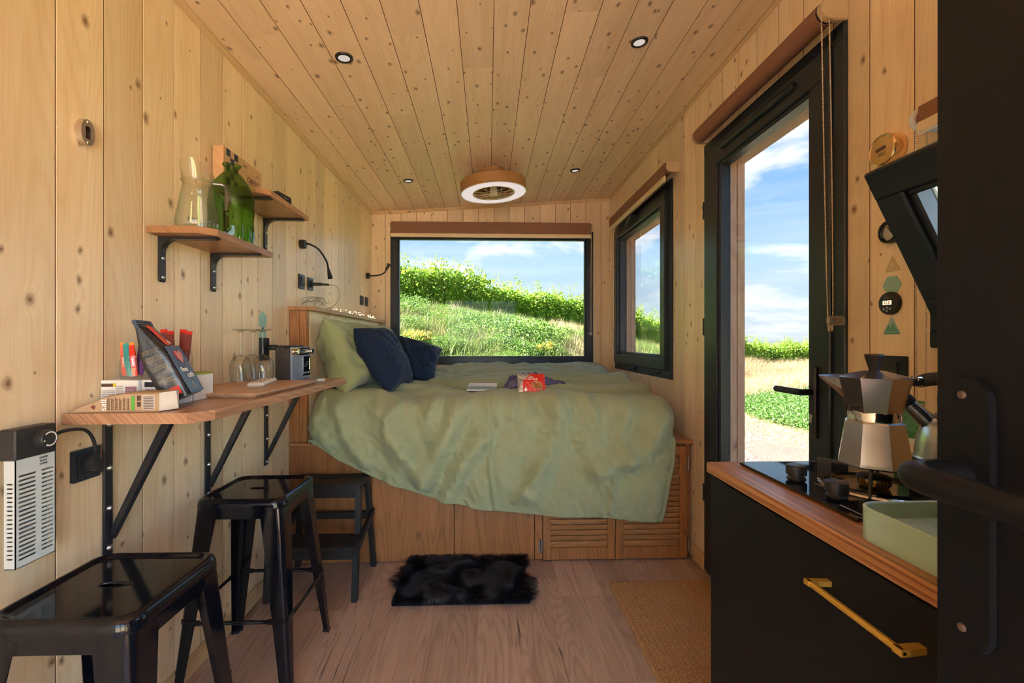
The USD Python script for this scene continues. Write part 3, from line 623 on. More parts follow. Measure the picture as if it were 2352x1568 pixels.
for k, (a, b) in enumerate(((.306, .708), (.712, 1.114))):
    d = part(bed, 'louvre_door', cat(bx(a, a + .042, FYF - .022, FYF, .010, .635, .002), bx(b - .042, b, FYF - .022, FYF, .010, .635, .002), bx(a + .042, b - .042, FYF - .020, FYF - .002, .010, .074, .002), bx(a + .042, b - .042, FYF - .020, FYF - .002, .585, .635, .002), bx(a + .04, b - .04, FYF - .004, FYF - .001, .07, .6)), 'stain_z', smooth=False)
    z = .078
    while z < .575:
        part(d, 'slat', rot(bx(a + .043, b - .043, FYF - .0145, FYF - .0085, z - .004, z + .036, .0015), [1, 0, 0], 28, (0, FYF - .011, z + .016)), 'stain_x', smooth=False); z += .0305
    for z in ((.05, .50) if k else (.045,)): part(d, 'hinge', cat(cyl((b + .010 if k else a - .012, FYF - .012, z), (b + .010 if k else a - .012, FYF - .012, z + .075), .0055), bx(b + .002 if k else a - .022, b + .020 if k else a - .002, FYF - .003, FYF + .0035, z + .004, z + .071)), 'steel', 'steel barrel hinge')
hb = thing('headboard', 'tall built-in pine headboard with stained end panel and narrow top shelf along the left wall', 'headboard', (XL, 2.54, FZ))
part(hb, 'end_panel', bx(XL + .002, -1.040, 2.538, 2.56, FZ + .002, 1.394, .002), 'stain_z', smooth=False)
part(hb, 'corner_post', bx(-1.0395, -.9995, 2.538, 2.578, FZ + .002, 1.394, .003), 'stain_z', smooth=False)
y = 2.58
while y < YB - .02:
    y2 = min(y + .1452, YB - .018); m = board(y, y2, FZ + .002, 1.394, 1.394, t=.016)
    v = np.array(m.vertices); w = trimesh.Trimesh(np.stack([-1.0 + v[:, 1], v[:, 0], v[:, 2]], 1), m.faces, process=False); w.invert(); part(hb, 'plank', w, 'pine_z', smooth=False); y = y2
sh = Polygon([(XL + .001, 2.526), (-.992, 2.526), (-.955, 2.556), (-.955, YB - .012), (XL + .001, YB - .012)])
part(hb, 'top_shelf', extr(sh, .022, 1.3945), 'stain_y', smooth=False)
single('mattress', bx(-.985, 1.075, 2.60, YB - .03, FZ + .002, .845, .04), 'mattress_white', 'thick pale mattress under the green duvet on the bed platform', 'mattress')

def seg_dist(px, pz, pts):
    d = np.full(px.shape, 9.0)
    for (a, b), (c_, e) in zip(pts[:-1], pts[1:]):
        t = np.clip(((px - a) * (c_ - a) + (pz - b) * (e - b)) / ((c_ - a) ** 2 + (e - b) ** 2), 0, 1); d = np.minimum(d, np.hypot(px - a - t * (c_ - a), pz - b - t * (e - b)))
    return d
RIDGES = [  # (points in x, z; width; height)
 ([(-.569, .851), (-.510, .713), (-.391, .567), (-.337, .468)], .050, .034), ([(-.154, .910), (-.213, .743), (-.332, .468)], .045, .030), ([(-.037, .703), (-.154, .546), (-.243, .370)], .045, .030),
 ([(.001, .938), (.010, .546), (.041, .323)], .012, .009), ([(.375, .910), (.354, .685), (.226, .392)], .05, .028), ([(.140, .938), (.128, .821)], .022, .016), ([(.967, .821), (.825, .605), (.587, .528)], .055, .030),
 ([(-.45, .94), (-.53, .82)], .024, .018), ([(.286, .568), (.149, .352)], .022, .013), ([(.686, .470), (.667, .293)], .014, .008), ([(-.277, .938), (-.313, .833)], .025, .016), ([(.547, .938), (.575, .81)], .028, .015),
 ([(.76, .915), (.724, .716), (.76, .575)], .04, .020), ([(-.798, .879), (-.751, .715), (-.656, .575)], .045, .026), ([(-.917, .81), (-.846, .69)], .04, .02)]
def hem(x): return np.interp(x, [-.93, -.813, -.641, -.514, -.282, -.049, .303, .659, .85, .958, 1.04], [.672, .585, .498, .443, .367, .310, .272, .258, .238, .228, .232])
def duvet():
    nu, na, nb, nc = 260, 110, 14, 110
    c_ = np.linspace(0, 1, nu)[:, None]
    ya = np.linspace(YB - .028, 2.615, na); s_arc = np.linspace(0, PI / 2, nb + 2)[1:-1]; t = np.linspace(0, 1, nc)[None]
    x_top = -.955 + c_ * (1.035 + .955) + 0 * ya[None]; x_top = np.where(ya[None] > 2.615, x_top, x_top)
    tz = .912 + .078 * np.clip((ya - 2.62) / 1.6, 0, 1)
    q = np.stack([x_top * 1.5, np.tile(ya[None], (nu, 1)) * 4.6, x_top * 0], -1); n1 = meshkit.fbm(q + [3, 1.5 , 0], 4, 3); q2 = np.stack([x_top * 3.1 + ya[None] * 1.3, ya[None] * 6.5 - x_top * 1.2, x_top * 0 + 4], -1); n2 = meshkit.fbm(q2, 3, 8)
    rid = 1 - np.abs(2 * n1 - 1) * 2.0; za = tz[None] + .075 * (rid - .62) + .085 * (n2 - .5) + .016 * (1 - np.abs(2 * meshkit.noise(q2 * 1.9, 4) - 1))
    ed = np.minimum(c_, 1 - c_); fall = np.clip(ed / .035, 0, 1); za = za - .045 * (1 - np.sqrt(np.clip(1 - (1 - fall) ** 2, 0, 1)))
    zc0 = tz[None] + .010; za = zc0 + .050 * np.tanh((za - zc0) / .048)
    A = np.stack([x_top, np.tile(ya[None], (nu, 1)), za], -1)
    R = .155; z1 = za[:, -1:]
    yb = 2.615 - R * np.sin(s_arc)[None]; zb = z1 - R * .85 * (1 - np.cos(s_arc)[None]); xl_b = np.interp(zb, [.80, .90, .97], [-.990, -.968, -.955])
    xb = xl_b + c_ * (1.037 - xl_b); B = np.stack([xb, yb + 0 * xb, zb], -1)
    z0 = z1 - R * .85; xh = -.925 + c_ * (.965 + .925); hz = hem(xh); zc = z0 + (hz - z0) * t
    xl = np.interp(zc, [.66, .70, .75, .81, .90], [-.93, -.975, -.992, -.992, -.968]); xr = np.interp(zc, [.22, .28, .567, .80, .9], [.958, .978, 1.033, 1.040, 1.037])
    xc = xl + c_ * (xr - xl); lat = np.minimum(c_, 1 - c_)
    yc = 2.460 - .022 * np.sin(PI * np.clip(t * 1.0, 0, 1)) + .010 * t
    C = np.stack([xc, yc + 0 * xc, zc], -1); P = np.concatenate([A, B, C], 1)
    # folds, pushed out towards the room on the hanging part
    X, Z = P[..., 0], P[..., 2]; hang = np.clip((2.66 - P[..., 1]) / .12, 0, 1)
    D = np.zeros(X.shape)
    for pts, w, h in RIDGES: d = seg_dist(X, Z, pts); D = D + 1.75 * h * np.exp(-(d / w) ** 2 * .9) - .55 * h * np.exp(-((d - 1.9 * w) / w) ** 2)
    g = meshkit.fbm(np.stack([X * 13 + 2.0 * meshkit.noise(np.stack([X * 3, Z * 3, X * 0], -1), 5), Z * 2.6, X * 0 + 7], -1), 3, 12); D = D + .075 * (g - .5) * np.clip((Z - .60) / .3, .15, 1)
    f2 = meshkit.fbm(np.stack([(X + Z * .55) * 5.5, (Z - X * .4) * 2.2, X * 0 + 2], -1), 3, 30); D = D + .075 * (f2 - .5)
    cr = meshkit.noise(np.stack([X * 24 + Z * 9, Z * 21 - X * 6, X * 0], -1), 9); D = D + .011 * (1 - np.abs(2 * cr - 1))
    P[..., 1] -= D * hang
    roll = np.clip(1 - lat / .045, 0, 1); P[..., 1] += (.13 * (1 - np.sqrt(np.clip(1 - roll ** 2, 0, 1)))) * hang * np.where(c_ < .5, 1.0, .75)
    P[..., 1] = np.where(hang > .95, np.minimum(P[..., 1], 2.59), P[..., 1]); low = (P[..., 2] < FZ + .03) & (hang > .9); P[..., 1] = np.where(low, np.minimum(P[..., 1], 2.478), P[..., 1])
    return P
DP = duvet(); DN = normals_of(DP)
if DN[130, 40, 2] < 0: DN = -DN
dm = shell(DP, DN, .018)
if dm.volume < 0: dm.invert()
dv = thing('duvet', 'rumpled sage green duvet spread over the bed and hanging down its front', 'duvet', (0, 3.3, .94))
part(dv, 'cover', dm, 'duvet_green', smooth=True)
def top_z(x, y):
    i = int(np.clip((x + .955) / 1.99 * 259, 0, 259)); j = int(np.argmin(np.abs(DP[i, :110, 1] - y))); return float(DP[i, j, 2])

def pillow(w, h, t, seed, n=64, wr=.012, pinch=.075, pw=3.2):
    u, v = np.meshgrid(np.linspace(-1, 1, n), np.linspace(-1, 1, n), indexing='ij')
    x = w / 2 * u * (1 - pinch * (1 - v ** 2)); y = h / 2 * v * (1 - pinch * (1 - u ** 2)); e = ((1 - np.abs(u) ** pw) * (1 - np.abs(v) ** pw)); z = t / 2 * e ** .55
    a = np.arctan2(v, u); rr = np.hypot(u, v); out = []
    for s in (1, -1):
        q = np.stack([u * 1.6 + s * 3 + seed, v * 1.6, u * 0 + seed], -1); k1 = meshkit.fbm(q, 3, seed); q2 = np.stack([a * 3.4 + seed, rr * .8 + s, u * 0], -1); k2 = meshkit.noise(q2, seed + 2)
        q3 = np.stack([(u + .6 * v) * 4.5 + s, (v - .5 * u) * 1.6, u * 0 + seed * 1.7], -1); k3 = 1 - np.abs(2 * meshkit.fbm(q3, 2, seed + 5) - 1)
        d = e ** .4 * (wr * 2.2 * (k1 - .5) + wr * 1.0 * (k2 - .5) * np.clip(rr, 0, 1) + wr * 1.5 * (k3 - .6)); out.append(np.stack([x, y, s * (z + d)], -1))
    top, bot = grid_mesh(out[0]), grid_mesh(out[1]); m = trimesh.Trimesh(np.vstack([top.vertices, bot.vertices]), np.vstack([top.faces, bot.faces[:, ::-1] + n * n]), process=False); m.merge_vertices(digits_vertex=6)
    rim = np.concatenate([out[0][:, 0], out[0][-1, 1:], out[0][-2::-1, -1], out[0][0, -2:0:-1]]); rim[:, 2] = 0
    return m, rim, out[0]
def stand(p_near, p_far, q_near, q_far):
    """frame of a cushion from its four corners: bottom near, bottom far, top near, top far; z is the face"""
    p1, p2, q1, q2 = map(lambda a: np.array(a, float), (p_near, p_far, q_near, q_far)); c0 = (p1 + p2 + q1 + q2) / 4; ex = ((p2 + q2) - (p1 + q1)); w = np.linalg.norm(ex) / 2; ex /= np.linalg.norm(ex); ey = (q1 + q2) - (p1 + p2); h = np.linalg.norm(ey) / 2; ey -= ex * (ey @ ex); ey /= np.linalg.norm(ey)
    return frame(c0, ex, ey), w, h
def cushion(name, label, catg, corners, t, seed, mt, piping=None, zipper=False, group=None, wr=.012, push=0.0):
    fr, w, h = stand(*corners); m, rim, front = pillow(w, h, t, seed, wr=wr); fr[:3, 3] += fr[:3, 2] * push
    p = thing(name, label, catg, tuple(fr[:3, 3] - [0, 0, h * .45]), group=group)
    part(p, 'cover', xf(m, fr), mt, smooth=True)
    if piping: part(p, 'piping', xf(tube(rim, .0038, 6, closed=True), fr), piping)
    if zipper:
        L = rim[4:60] if zipper == 1 else rim; part(p, 'zip', xf(tube(L + [0, .0, 0], .004, 6), fr), 'zip_black'); part(p, 'zip_pull', xf(bx(-.004, .004, -.045, .0, -.002, .002, .001), fr @ np.array([[1, 0, 0, -w / 2 + .008], [0, 1, 0, h * .30], [0, 0, 1, .012], [0, 0, 0, 1.]])), 'zip_black')
    return p
cushion('pillow', 'plump olive green pillow with piped edge propped at the near end of the headboard', 'pillow', ((-.80, 2.56, .925), (-.80, 3.20, .935), (-.925, 2.53, 1.355), (-.925, 3.18, 1.345)), .22, 3, 'olive', 'olive', wr=.032, push=.012)
cushion('pillow', 'olive green pillow at the far end of the headboard, half hidden by the navy cushions', 'pillow', ((-.80, 3.28, .965), (-.80, 3.92, .975), (-.925, 3.26, 1.345), (-.925, 3.92, 1.345)), .22, 9, 'olive', 'olive', wr=.032, push=.012)
cushion('cushion', 'square navy blue cushion with a side zip leaning in front of the near olive pillow', 'cushion', ((-.560, 2.625, .935), (-.500, 3.02, .950), (-.775, 2.625, 1.300), (-.700, 3.03, 1.315)), .19, 5, 'navy', zipper=1, wr=.015)
cushion('cushion', 'slumped navy blue cushion behind the upright one, nearest the picture window', 'cushion', ((-.735, 3.10, .985), (-.375, 3.16, .930), (-.700, 3.30, 1.300), (-.335, 3.38, 1.145)), .18, 13, 'navy', wr=.018)

bk = thing('booklet', 'white and sage green booklet lying flat on the duvet beside the purple scarf', 'booklet', (-.035, 2.78, max(top_z(-.035 + a, 2.78 + b) - b * .087 for a in (-.08, 0, .08) for b in (-.1, -.05, 0, .05, .1)) + .006), rotz=-3)
part(bk, 'pages', rot(bx(-.085, .085, -.105, .105, 0, .006), [1, 0, 0], 5), 'white_paper', local=True, smooth=False)
part(bk, 'cover', rot(cat(bx(-.087, .087, -.107, .107, .006, .0072), bx(-.087, .087, -.107, .107, -.0014, 0)), [1, 0, 0], 5), 'card_white', local=True, smooth=False)
part(bk, 'green_band', rot(bx(-.0868, .0868, -.1068, -.020, .0072, .0078), [1, 0, 0], 5), 'book_green', local=True, smooth=False)
part(bk, 'lettering', rot(mv(lines(.14, .03, 2, 4), (0, -.012, .0074)), [1, 0, 0], 5), 'ink_grey', local=True, smooth=False)
# scarf: a rumpled ribbed knit
u, v = np.meshgrid(np.linspace(-1, 1, 120), np.linspace(-1, 1, 70), indexing='ij')
sx = .265 + .205 * u * (1 - .25 * v ** 2) + .02 * np.sin(3 * v + 1); sy = 2.835 + (.135 - .05 * u) * v * (1 - .55 * np.abs(u) ** 3) + .02 * np.sin(2.5 * u)
env = np.clip((1 - np.abs(u) ** 4) * (1 - np.abs(v) ** 4), 0, 1) ** .6; nn = meshkit.fbm(np.stack([u * 2.2, v * 2.4, u * 0 + 3], -1), 3, 17); rib = np.sin((sx * 1.0 + .35 * sy + .05 * nn) * 2 * PI / .0105)
szb = np.array([[top_z(a, b) for a, b in zip(r1, r2)] for r1, r2 in zip(sx[::6, ::6], sy[::6, ::6])]).max()
sz = np.vectorize(top_z)(sx, sy); from scipy.ndimage import gaussian_filter as gf
sz = np.maximum(gf(sz, 3), sz) + .006 + env * (.030 + .105 * np.clip(nn - .25, 0, 1) * (1.25 - .55 * u)) + .0020 * rib * env
SP = np.stack([sx, sy, sz], -1); SN = normals_of(SP); SN = SN if SN[60, 35, 2] > 0 else -SN
sm = shell(SP, SN, .004); sm = sm if sm.volume > 0 else (sm.invert() or sm)
single('scarf', sm, 'scarf', 'crumpled purple-grey ribbed knit scarf on the duvet behind the red snack bag', 'scarf', smooth=True)
sn = thing('snack_bag', 'small red and silver snack bag with a round food picture standing on the duvet', 'snack bag', (.248, 2.60, .930))
fr = frame((.248, 2.612, .980), (1, .05, 0), (-.03, .42, .91)); fr[:3, :3] /= np.linalg.norm(fr[:3, :3], axis=0)
pm, _, pf = pillow(.165, .125, .040, 4, wr=.006, pinch=.03)
part(sn, 'bag', xf(pm, fr), 'foil_silver', smooth=True)
def on_bag(poly, lift):
    m = extr(poly, .0006); m = m.subdivide().subdivide() if len(m.faces) < 400 else m; v = np.array(m.vertices); i = np.clip(((v[:, 0] / .0825 + 1) / 2 * 63).round().astype(int), 0, 63); j = np.clip(((v[:, 1] / .0625 + 1) / 2 * 63).round().astype(int), 0, 63); v[:, 2] += np.maximum(pf[i, j, 2], 0) + lift; return xf(trimesh.Trimesh(v, m.faces, process=False), fr)
def on_bag_m(m, lift): m = tm(m).copy(); v = np.array(m.vertices); i = np.clip(((v[:, 0] / .0825 + 1) / 2 * 63).round().astype(int), 0, 63); j = np.clip(((v[:, 1] / .0625 + 1) / 2 * 63).round().astype(int), 0, 63); v[:, 2] += np.maximum(pf[i, j, 2], 0) + lift; return xf(trimesh.Trimesh(v, m.faces, process=False), fr)
gx_ = np.stack(np.meshgrid(np.linspace(-.052, .080, 40), np.linspace(-.052, .058, 40), indexing='ij'), -1); gz_ = np.zeros(gx_.shape[:2]) ; u0 = np.clip((gx_[..., 0] / .0825 + 1) / 2 * 63, 0, 63).round().astype(int); v0 = np.clip((gx_[..., 1] / .0625 + 1) / 2 * 63, 0, 63).round().astype(int)
cx_ = gx_[..., 0] - .022 * np.clip(gx_[..., 1] / .058, 0, 1) ** 2 * (gx_[..., 0] < 0) * -1.0
part(sn, 'red_print', xf(shell(np.stack([gx_[..., 0] + .02 * np.clip(gx_[..., 1] / .058, 0, 1) * np.clip(-gx_[..., 0] / .05 + .2, 0, 1), gx_[..., 1], np.maximum(pf[u0, v0, 2], 0) + .0016], -1), np.array([0, 0, 1.0]) * np.ones((40, 40, 1)), .001), fr), 'red', 'red printed front', smooth=True)
ov = Polygon([(.030 + .031 * math.cos(t), -.018 + .024 * math.sin(t) - .15 * .031 * math.cos(t)) for t in np.linspace(0, 2 * PI, 36)])
part(sn, 'bowl_rim', on_bag(ov, .0030), 'bowl_light'); part(sn, 'bowl_picture', on_bag(ov.buffer(-.0025), .0040), 'nut')
rr_ = random.Random(2); part(sn, 'snack_picture', on_bag_m(cat([rot(mv(tube([(-.003, 0, 0), (0, .0016, 0), (.003, 0, 0)], .0009, 4), (.030 + .023 * math.sqrt(a) * math.cos(b), -.018 + .017 * math.sqrt(a) * math.sin(b), .0005)), [0, 0, 1], 0) for a, b in [(rr_.random(), rr_.uniform(0, 6.28)) for _ in range(46)]]), .0046), 'orange')
part(sn, 'lettering', on_bag_m(cat(mv(text('MINI', .008, .0005, True), (-.004, .030, 0)), mv(text('BRETZELS', .0085, .0005, True), (.004, .018, 0)), mv(text('250g', .005, .0005), (.060, -.046, 0))), .0032), 'ink_white', smooth=False)
part(sn, 'round_badge', on_bag(Polygon([(-.036 + .008 * math.cos(t), -.042 + .008 * math.sin(t)) for t in np.linspace(0, 2 * PI, 20)]), .0034), 'ink_white')
# ------------------------------------------------------------------ bar table along the left wall
ZT = 1.036
tb = thing('wall_table', 'long narrow oiled wooden bar table fixed to the left wall on black brackets', 'table', (XL, 1.78, ZT))
part(tb, 'tabletop', cat(m3.Manifold.hull_points(np.array([(x, y, z) for x, y in ((XL + .002, 1.202), (-.778, 1.202), (-.742, 1.262), (-.722, 2.340), (XL + .002, 2.340)) for z in (ZT - .028, ZT)]))), 'table_wood', smooth=False)
for yb, zb in ((1.339, .50), (1.804, .50), (2.271, .615)):
    b = part(tb, 'bracket', cat(bx(XL + .001, XL + .009, yb - .016, yb + .016, zb, ZT - .03, .003), bx(XL + .004, -.80, yb - .014, yb + .014, ZT - .036, ZT - .0285, .002)), 'black_metal', smooth=False)
    part(b, 'strut', m3.Manifold.hull_points(np.array([(XL + .006, yb + q, .675) for q in (.004, .026)] + [(XL + .010, yb + q, .650) for q in (.004, .026)] + [(-.910, yb + q, ZT - .037) for q in (.004, .026)] + [(-.935, yb + q, ZT - .037) for q in (.004, .026)])), 'black_metal', smooth=False)
    for z in (.985, .86, .745, .632): part(b, 'bolt', lathe([(0, .009), (.004, .009), (.007, .006), (.0085, .001), (.0085, 0), (0, 0)], 14, 'x', (XL + .009, yb, z)), 'zinc')
cb = thing('cutting_board', 'large flat wooden cutting board lying on the bar table under the wine glasses', 'cutting board', (-.91, 1.77, ZT))
part(cb, 'board', m3.Manifold.hull_points(np.array([(x + sx * dd, y + sy * dd, z) for x, sx in ((-1.075, 1), (-.752, -1)) for y, sy in ((1.505, 1), (2.03, -1)) for z, dd in ((ZT + .0005, .012), (ZT + .010, 0), (ZT + .0165, 0))])), 'board_wood', smooth=False)
ZB = ZT + .0165
nk = thing('napkin', 'cream folded napkin with dark printed top lying on the cutting board', 'napkin', (-.895, 1.84, ZB), rotz=14)
part(nk, 'roll', bx(-.030, .030, -.125, .125, 0, .016, .0075), 'cream', local=True); part(nk, 'print', cat([bx(-.020 + .012 * (i % 3), -.013 + .012 * (i % 3), -.11 + .021 * i, -.098 + .021 * i, .0159, .0164) for i in range(11)]), 'ink_brown', local=True)
# wine glasses, upside down
gp = [(.0365, 0), (.0415, .035), (.0425, .060), (.0395, .082), (.030, .100), (.016, .110), (.0060, .114), (.0042, .120), (.0036, .150), (.0036, .190), (.0050, .206), (.012, .2135), (.034, .2185), (.0355, .2200), (.0340, .2210), (.0, .2212)]
gp_in = [(0, .1105), (.014, .1085), (.0285, .0985), (.0382, .081), (.0413, .060), (.0402, .035), (.0355, .0005), (.0365, 0)]
wg = None
for x, y, lab in ((-1.032, 1.935, 'upside-down stemmed wine glass nearest the coffee bag on the cutting board'), (-1.028, 2.00 + .025, 'upside-down stemmed wine glass at the back by the wall, middle of the three'), (-.952, 1.955, 'upside-down stemmed wine glass in front, closest to the radio')):
    if wg is None:
        wg = thing('wine_glass', lab, 'wine glass', (x, y, ZB), group='upside-down wine glasses')
        part(wg, 'bowl', lathe(gp[:6], 56), 'thin_glass', local=True); part(wg, 'stem', lathe(gp[5:11], 24), 'thin_glass', local=True); part(wg, 'foot', lathe(gp[10:], 48), 'thin_glass', local=True)
    else: copy(wg, (x, y, ZB), label=lab)
# radio
rd = thing('radio', 'retro portable radio with silver grille and chrome knobs at the far table end', 'radio', (-.925, 2.19, ZT), rotz=-2)
part(rd, 'body', bx(-.038, .036, -.098, .098, .001, .160, .006), 'brown_plastic', local=True, smooth=False)
part(rd, 'front_frame', bx(.030, .040, -.099, .099, .001, .161, .004), 'silver_grille', local=True, smooth=False)
part(rd, 'handle', cat(bx(-.020, .010, -.100, -.094, .130, .162, .003), bx(-.020, .010, -.1, .1, .160, .168, .003)), 'brown_plastic', local=True, smooth=False)
for z in np.arange(.012, .118, .0052): part(rd, 'grille_bar', bx(.039, .0418, -.092, .012, z, z + .003, .0008), 'silver_grille', local=True, smooth=False)
part(rd, 'dial_panel', bx(.039, .0412, -.016, .094, .122, .157), 'black_glass', local=True, smooth=False); part(rd, 'mirror_panel', bx(.039, .0410, -.096, -.016, .122, .157), 'gold', local=True, smooth=False)
for k in range(3): part(rd, 'scale_print', xf(mv(lines(.085, .006, 1, k, .3), (0, 0, 0)), frame((.0413, .030, .148 - .008 * k), (0, 1, 0), (0, 0, 1))), 'ink_white', local=True, smooth=False)
for y in (-.076, .080): part(rd, 'knob', lathe([(0, .020), (.012, .020), (.0135, .017), (.0135, 0), (0, 0)], 28, 'x', (.041, y, .139)), 'chrome', local=True)
part(rd, 'small_knob', lathe([(0, .010), (.005, .010), (.006, 0), (0, 0)], 16, 'x', (.041, -.042, .145)), 'chrome', local=True); part(rd, 'small_knob', lathe([(0, .010), (.005, .010), (.006, 0), (0, 0)], 16, 'x', (.041, -.036, .128)), 'black_plastic', local=True)
part(rd, 'screen_frame', xf(extr(rrect(.016, .092, .040, .116, .008).difference(rrect(.021, .087, .045, .111, .006)), .004), frame((.039, 0, 0), (0, 1, 0), (0, 0, 1))), 'chrome', local=True, smooth=False)
part(rd, 'screen', xf(extr(rrect(.021, .087, .045, .111, .006), .002), frame((.039, 0, 0), (0, 1, 0), (0, 0, 1))), 'black_glass', local=True, smooth=False)
part(rd, 'screen_print', xf(cat([mv(lines(.03, .012, 2, k, .3), (.054 - .008 + .008 * k, .070 + .007 * k, 0)) for k in range(3)]), frame((.0412, 0, 0), (0, 1, 0), (0, 0, 1))), 'ink_grey', local=True, smooth=False)
part(rd, 'slot', bx(.039, .0418, .018, .094, .022, .032, .002), 'black_glass', local=True, smooth=False); part(rd, 'maker_print', xf(mv(lines(.026, .005, 1, 3, .7), (-.076, .011, 0)), frame((.041, 0, 0), (0, 1, 0), (0, 0, 1))), 'ink_white', local=True, smooth=False)
cs = thing('cassette_case', 'small clear plastic case lying by the radio on the table end', 'case', (-.81, 2.15, ZT), rotz=18)
part(cs, 'case', bx(-.048, .048, -.033, .033, .0005, .014, .002), 'clear_plastic', local=True, smooth=False); part(cs, 'insert', bx(-.040, .010, -.026, .026, .004, .010, .001), 'mauve', local=True, smooth=False); part(cs, 'label_strip', bx(.014, .044, -.030, .030, .004, .0105), 'white_paper', local=True, smooth=False)
# coffee bag leaning on the tea boxes
cf = thing('coffee_bag', 'black coffee bag with a red heart tilted against the tea boxes on the bar table', 'coffee bag', (-.90, 1.36, ZT), rotz=14)
def coffee(t): # cross-section of the bag at height t
    w = .052 * (1 - .12 * max(0, t - .6) / .4); d = .036 * (1 - max(0, (t - .55)) / .45 * .93) ; return w, d
secs = []
for t in np.linspace(0, 1, 25):
    w, d = coffee(t); a = np.linspace(0, 2 * PI, 40, endpoint=False); p_ = 7
    r_ = (np.abs(np.cos(a)) ** p_ + np.abs(np.sin(a)) ** p_) ** (-1 / p_); bul = 1 + .06 * math.sin(PI * min(1, t / .7))
    xx, yy = d * bul * r_ * np.cos(a), w * r_ * np.sin(a); wob = meshkit.noise(np.stack([xx * 60 + 5, yy * 60, a * 0 + t * 9], -1), 3) - .5
    secs.append(np.stack([xx * (1 + .07 * wob), yy * (1 + .03 * wob), np.full(40, .240 * t)], -1))
S = np.array(secs); n_ = 40; v = np.vstack([S.reshape(-1, 3), S[0].mean(0), S[-1].mean(0)]); f = []
for i in range(24):
    for j in range(n_): p, q = i * n_ + j, i * n_ + (j + 1) % n_; f += [(p, q, q + n_), (p, q + n_, p + n_)]
for j in range(n_): f += [(25 * n_, (j + 1) % n_, j), (25 * n_ + 1, 24 * n_ + j, 24 * n_ + (j + 1) % n_)]
bag = trimesh.Trimesh(v, f, process=False)
LEAN = trimesh.transformations.rotation_matrix(math.radians(-26), [0, 1, 0]) @ trimesh.transformations.rotation_matrix(math.radians(0), [1, 0, 0])
LEAN[2, 3] = .0215; LEAN[0, 3] = .012
def cfp(name, m, mt, **k): part(cf, name, xf(m, LEAN), mt, local=True, **k)
cfp('bag', bag, 'foil'); cfp('crimped_top', cat([bx(-.004 - .002 * (i % 2), .004 + .002 * (i % 2), -.047, .047, .223 + .0035 * i, .227 + .0035 * i, .001) for i in range(7)]), 'foil_blue', smooth=False)
FXm = frame((.0375, 0, 0), (0, 1, 0), (0, 0, 1))     # the broad face, towards the room
FYm = frame((0, -.0525, 0), (1, 0, 0), (0, 0, 1))    # the side facing the camera
def bend(m, fr, depth=.0): return xf(m, fr)
cfp('front_panel', bend(extr(rrect(-.050, .050, .002, .150, .004), .0008), FXm), 'foil_blue', smooth=False)
ht = Polygon([(.026 * 16 * math.sin(t) ** 3 / 16, .024 * (13 * math.cos(t) - 5 * math.cos(2 * t) - 2 * math.cos(3 * t) - math.cos(4 * t)) / 16) for t in np.linspace(0, 2 * PI, 60)])
cfp('heart', xf(mv(extr(ht, .0009), (.004, .116, .0012)), FXm), 'red', label='red heart print'); cfp('heart_check', xf(cat([mv(extr(ht.intersection(sbox(q, -.03, q + .0022, .03)), .0004), (.004, .116, .0021)) for q in (-.012, -.003, .006, .014)]), FXm), 'ink_pale', smooth=False)
cfp('lettering', xf(mv(text('Elsass', .0125, .0006, True, width=.046), (-.010, .074, .0013)), FXm), 'ink_white', smooth=False); cfp('lettering', xf(mv(text('caf\u00e9', .0145, .0006, True, width=.044), (.012, .055, .0013)), FXm), 'ink_white', smooth=False)
cfp('floral_print', xf(cat([mv(rot(lines(.030, .004, 1, k, .35), [0, 0, 1], 60 + 14 * k), (-.010 + .004 * k, .026, .0013)) for k in range(5)]), FXm), 'ink_grey', smooth=False)
for k, (zc, hh, nn_) in enumerate(((.150, .016, 3), (.128, .020, 4), (.100, .016, 3), (.060, .018, 3))): cfp('side_print', xf(mv(lines(.046, hh * .8, nn_, 20 + k, .22), (.002, zc, 0)), FYm), 'ink_gold', smooth=False)
cfp('red_label', xf(extr(sbox(-.008, .012, .020, .036), .0008), FYm), 'coffee_red', smooth=False)
TP = frame((.0, 0, 0), (0, 1, 0), (0, 0, 1)); 
def topface(m, u, z): # lay on the sloping upper front
    a = math.atan2(.036 * .93, .45 * .240); fr_ = frame((.0385 - (z - .132) * math.tan(a) + .0005, u, z), (0, 1, 0), (-math.sin(a), 0, math.cos(a))); return xf(m, fr_)
cfp('red_stripe', topface(extr(sbox(-.013, -.034, .013, .042), .0008), -.002, .188), 'coffee_red', smooth=False); cfp('lettering', topface(rot(text('Henri', .013, .0006, True, width=.036), [0, 0, 1], 8), .006, .166), 'ink_white', smooth=False)
cfp('small_print', topface(mv(lines(.030, .010, 3, 40), (0, 0, 0)), .0, .146), 'ink_white', smooth=False)
# kraft pasta bag lying in front
kb = thing('pasta_bag', 'brown kraft paper food bag with a barcode at the near table end', 'paper bag', (-.958, 1.262, ZT), rotz=3)
ks_ = [(-.125, .004, .045), (-.085, .020, .043), (-.04, .040, .040), (.0, .047, .040), (.09, .048, .040)]
pts = []; secs = []
for x, h, w in ks_: secs.append([(x, -w, .0008), (x, w, .0008), (x, w, h), (x, w * .8, h + .003), (x, -w * .8, h + .003), (x, -w, h)])
S = np.array(secs); k6 = 6; v = S.reshape(-1, 3); f = []
for i in range(len(ks_) - 1):
    for j in range(k6): p, q = i * k6 + j, i * k6 + (j + 1) % k6; f += [(p, q + k6, q), (p, p + k6, q + k6)]
f += [(0, j, j + 1) for j in range(1, 5)] + [((len(ks_) - 1) * k6, (len(ks_) - 1) * k6 + j + 1, (len(ks_) - 1) * k6 + j) for j in range(1, 5)]
km_ = trimesh.Trimesh(v, f, process=False); km_ = km_ if km_.volume > 0 else (km_.invert() or km_)
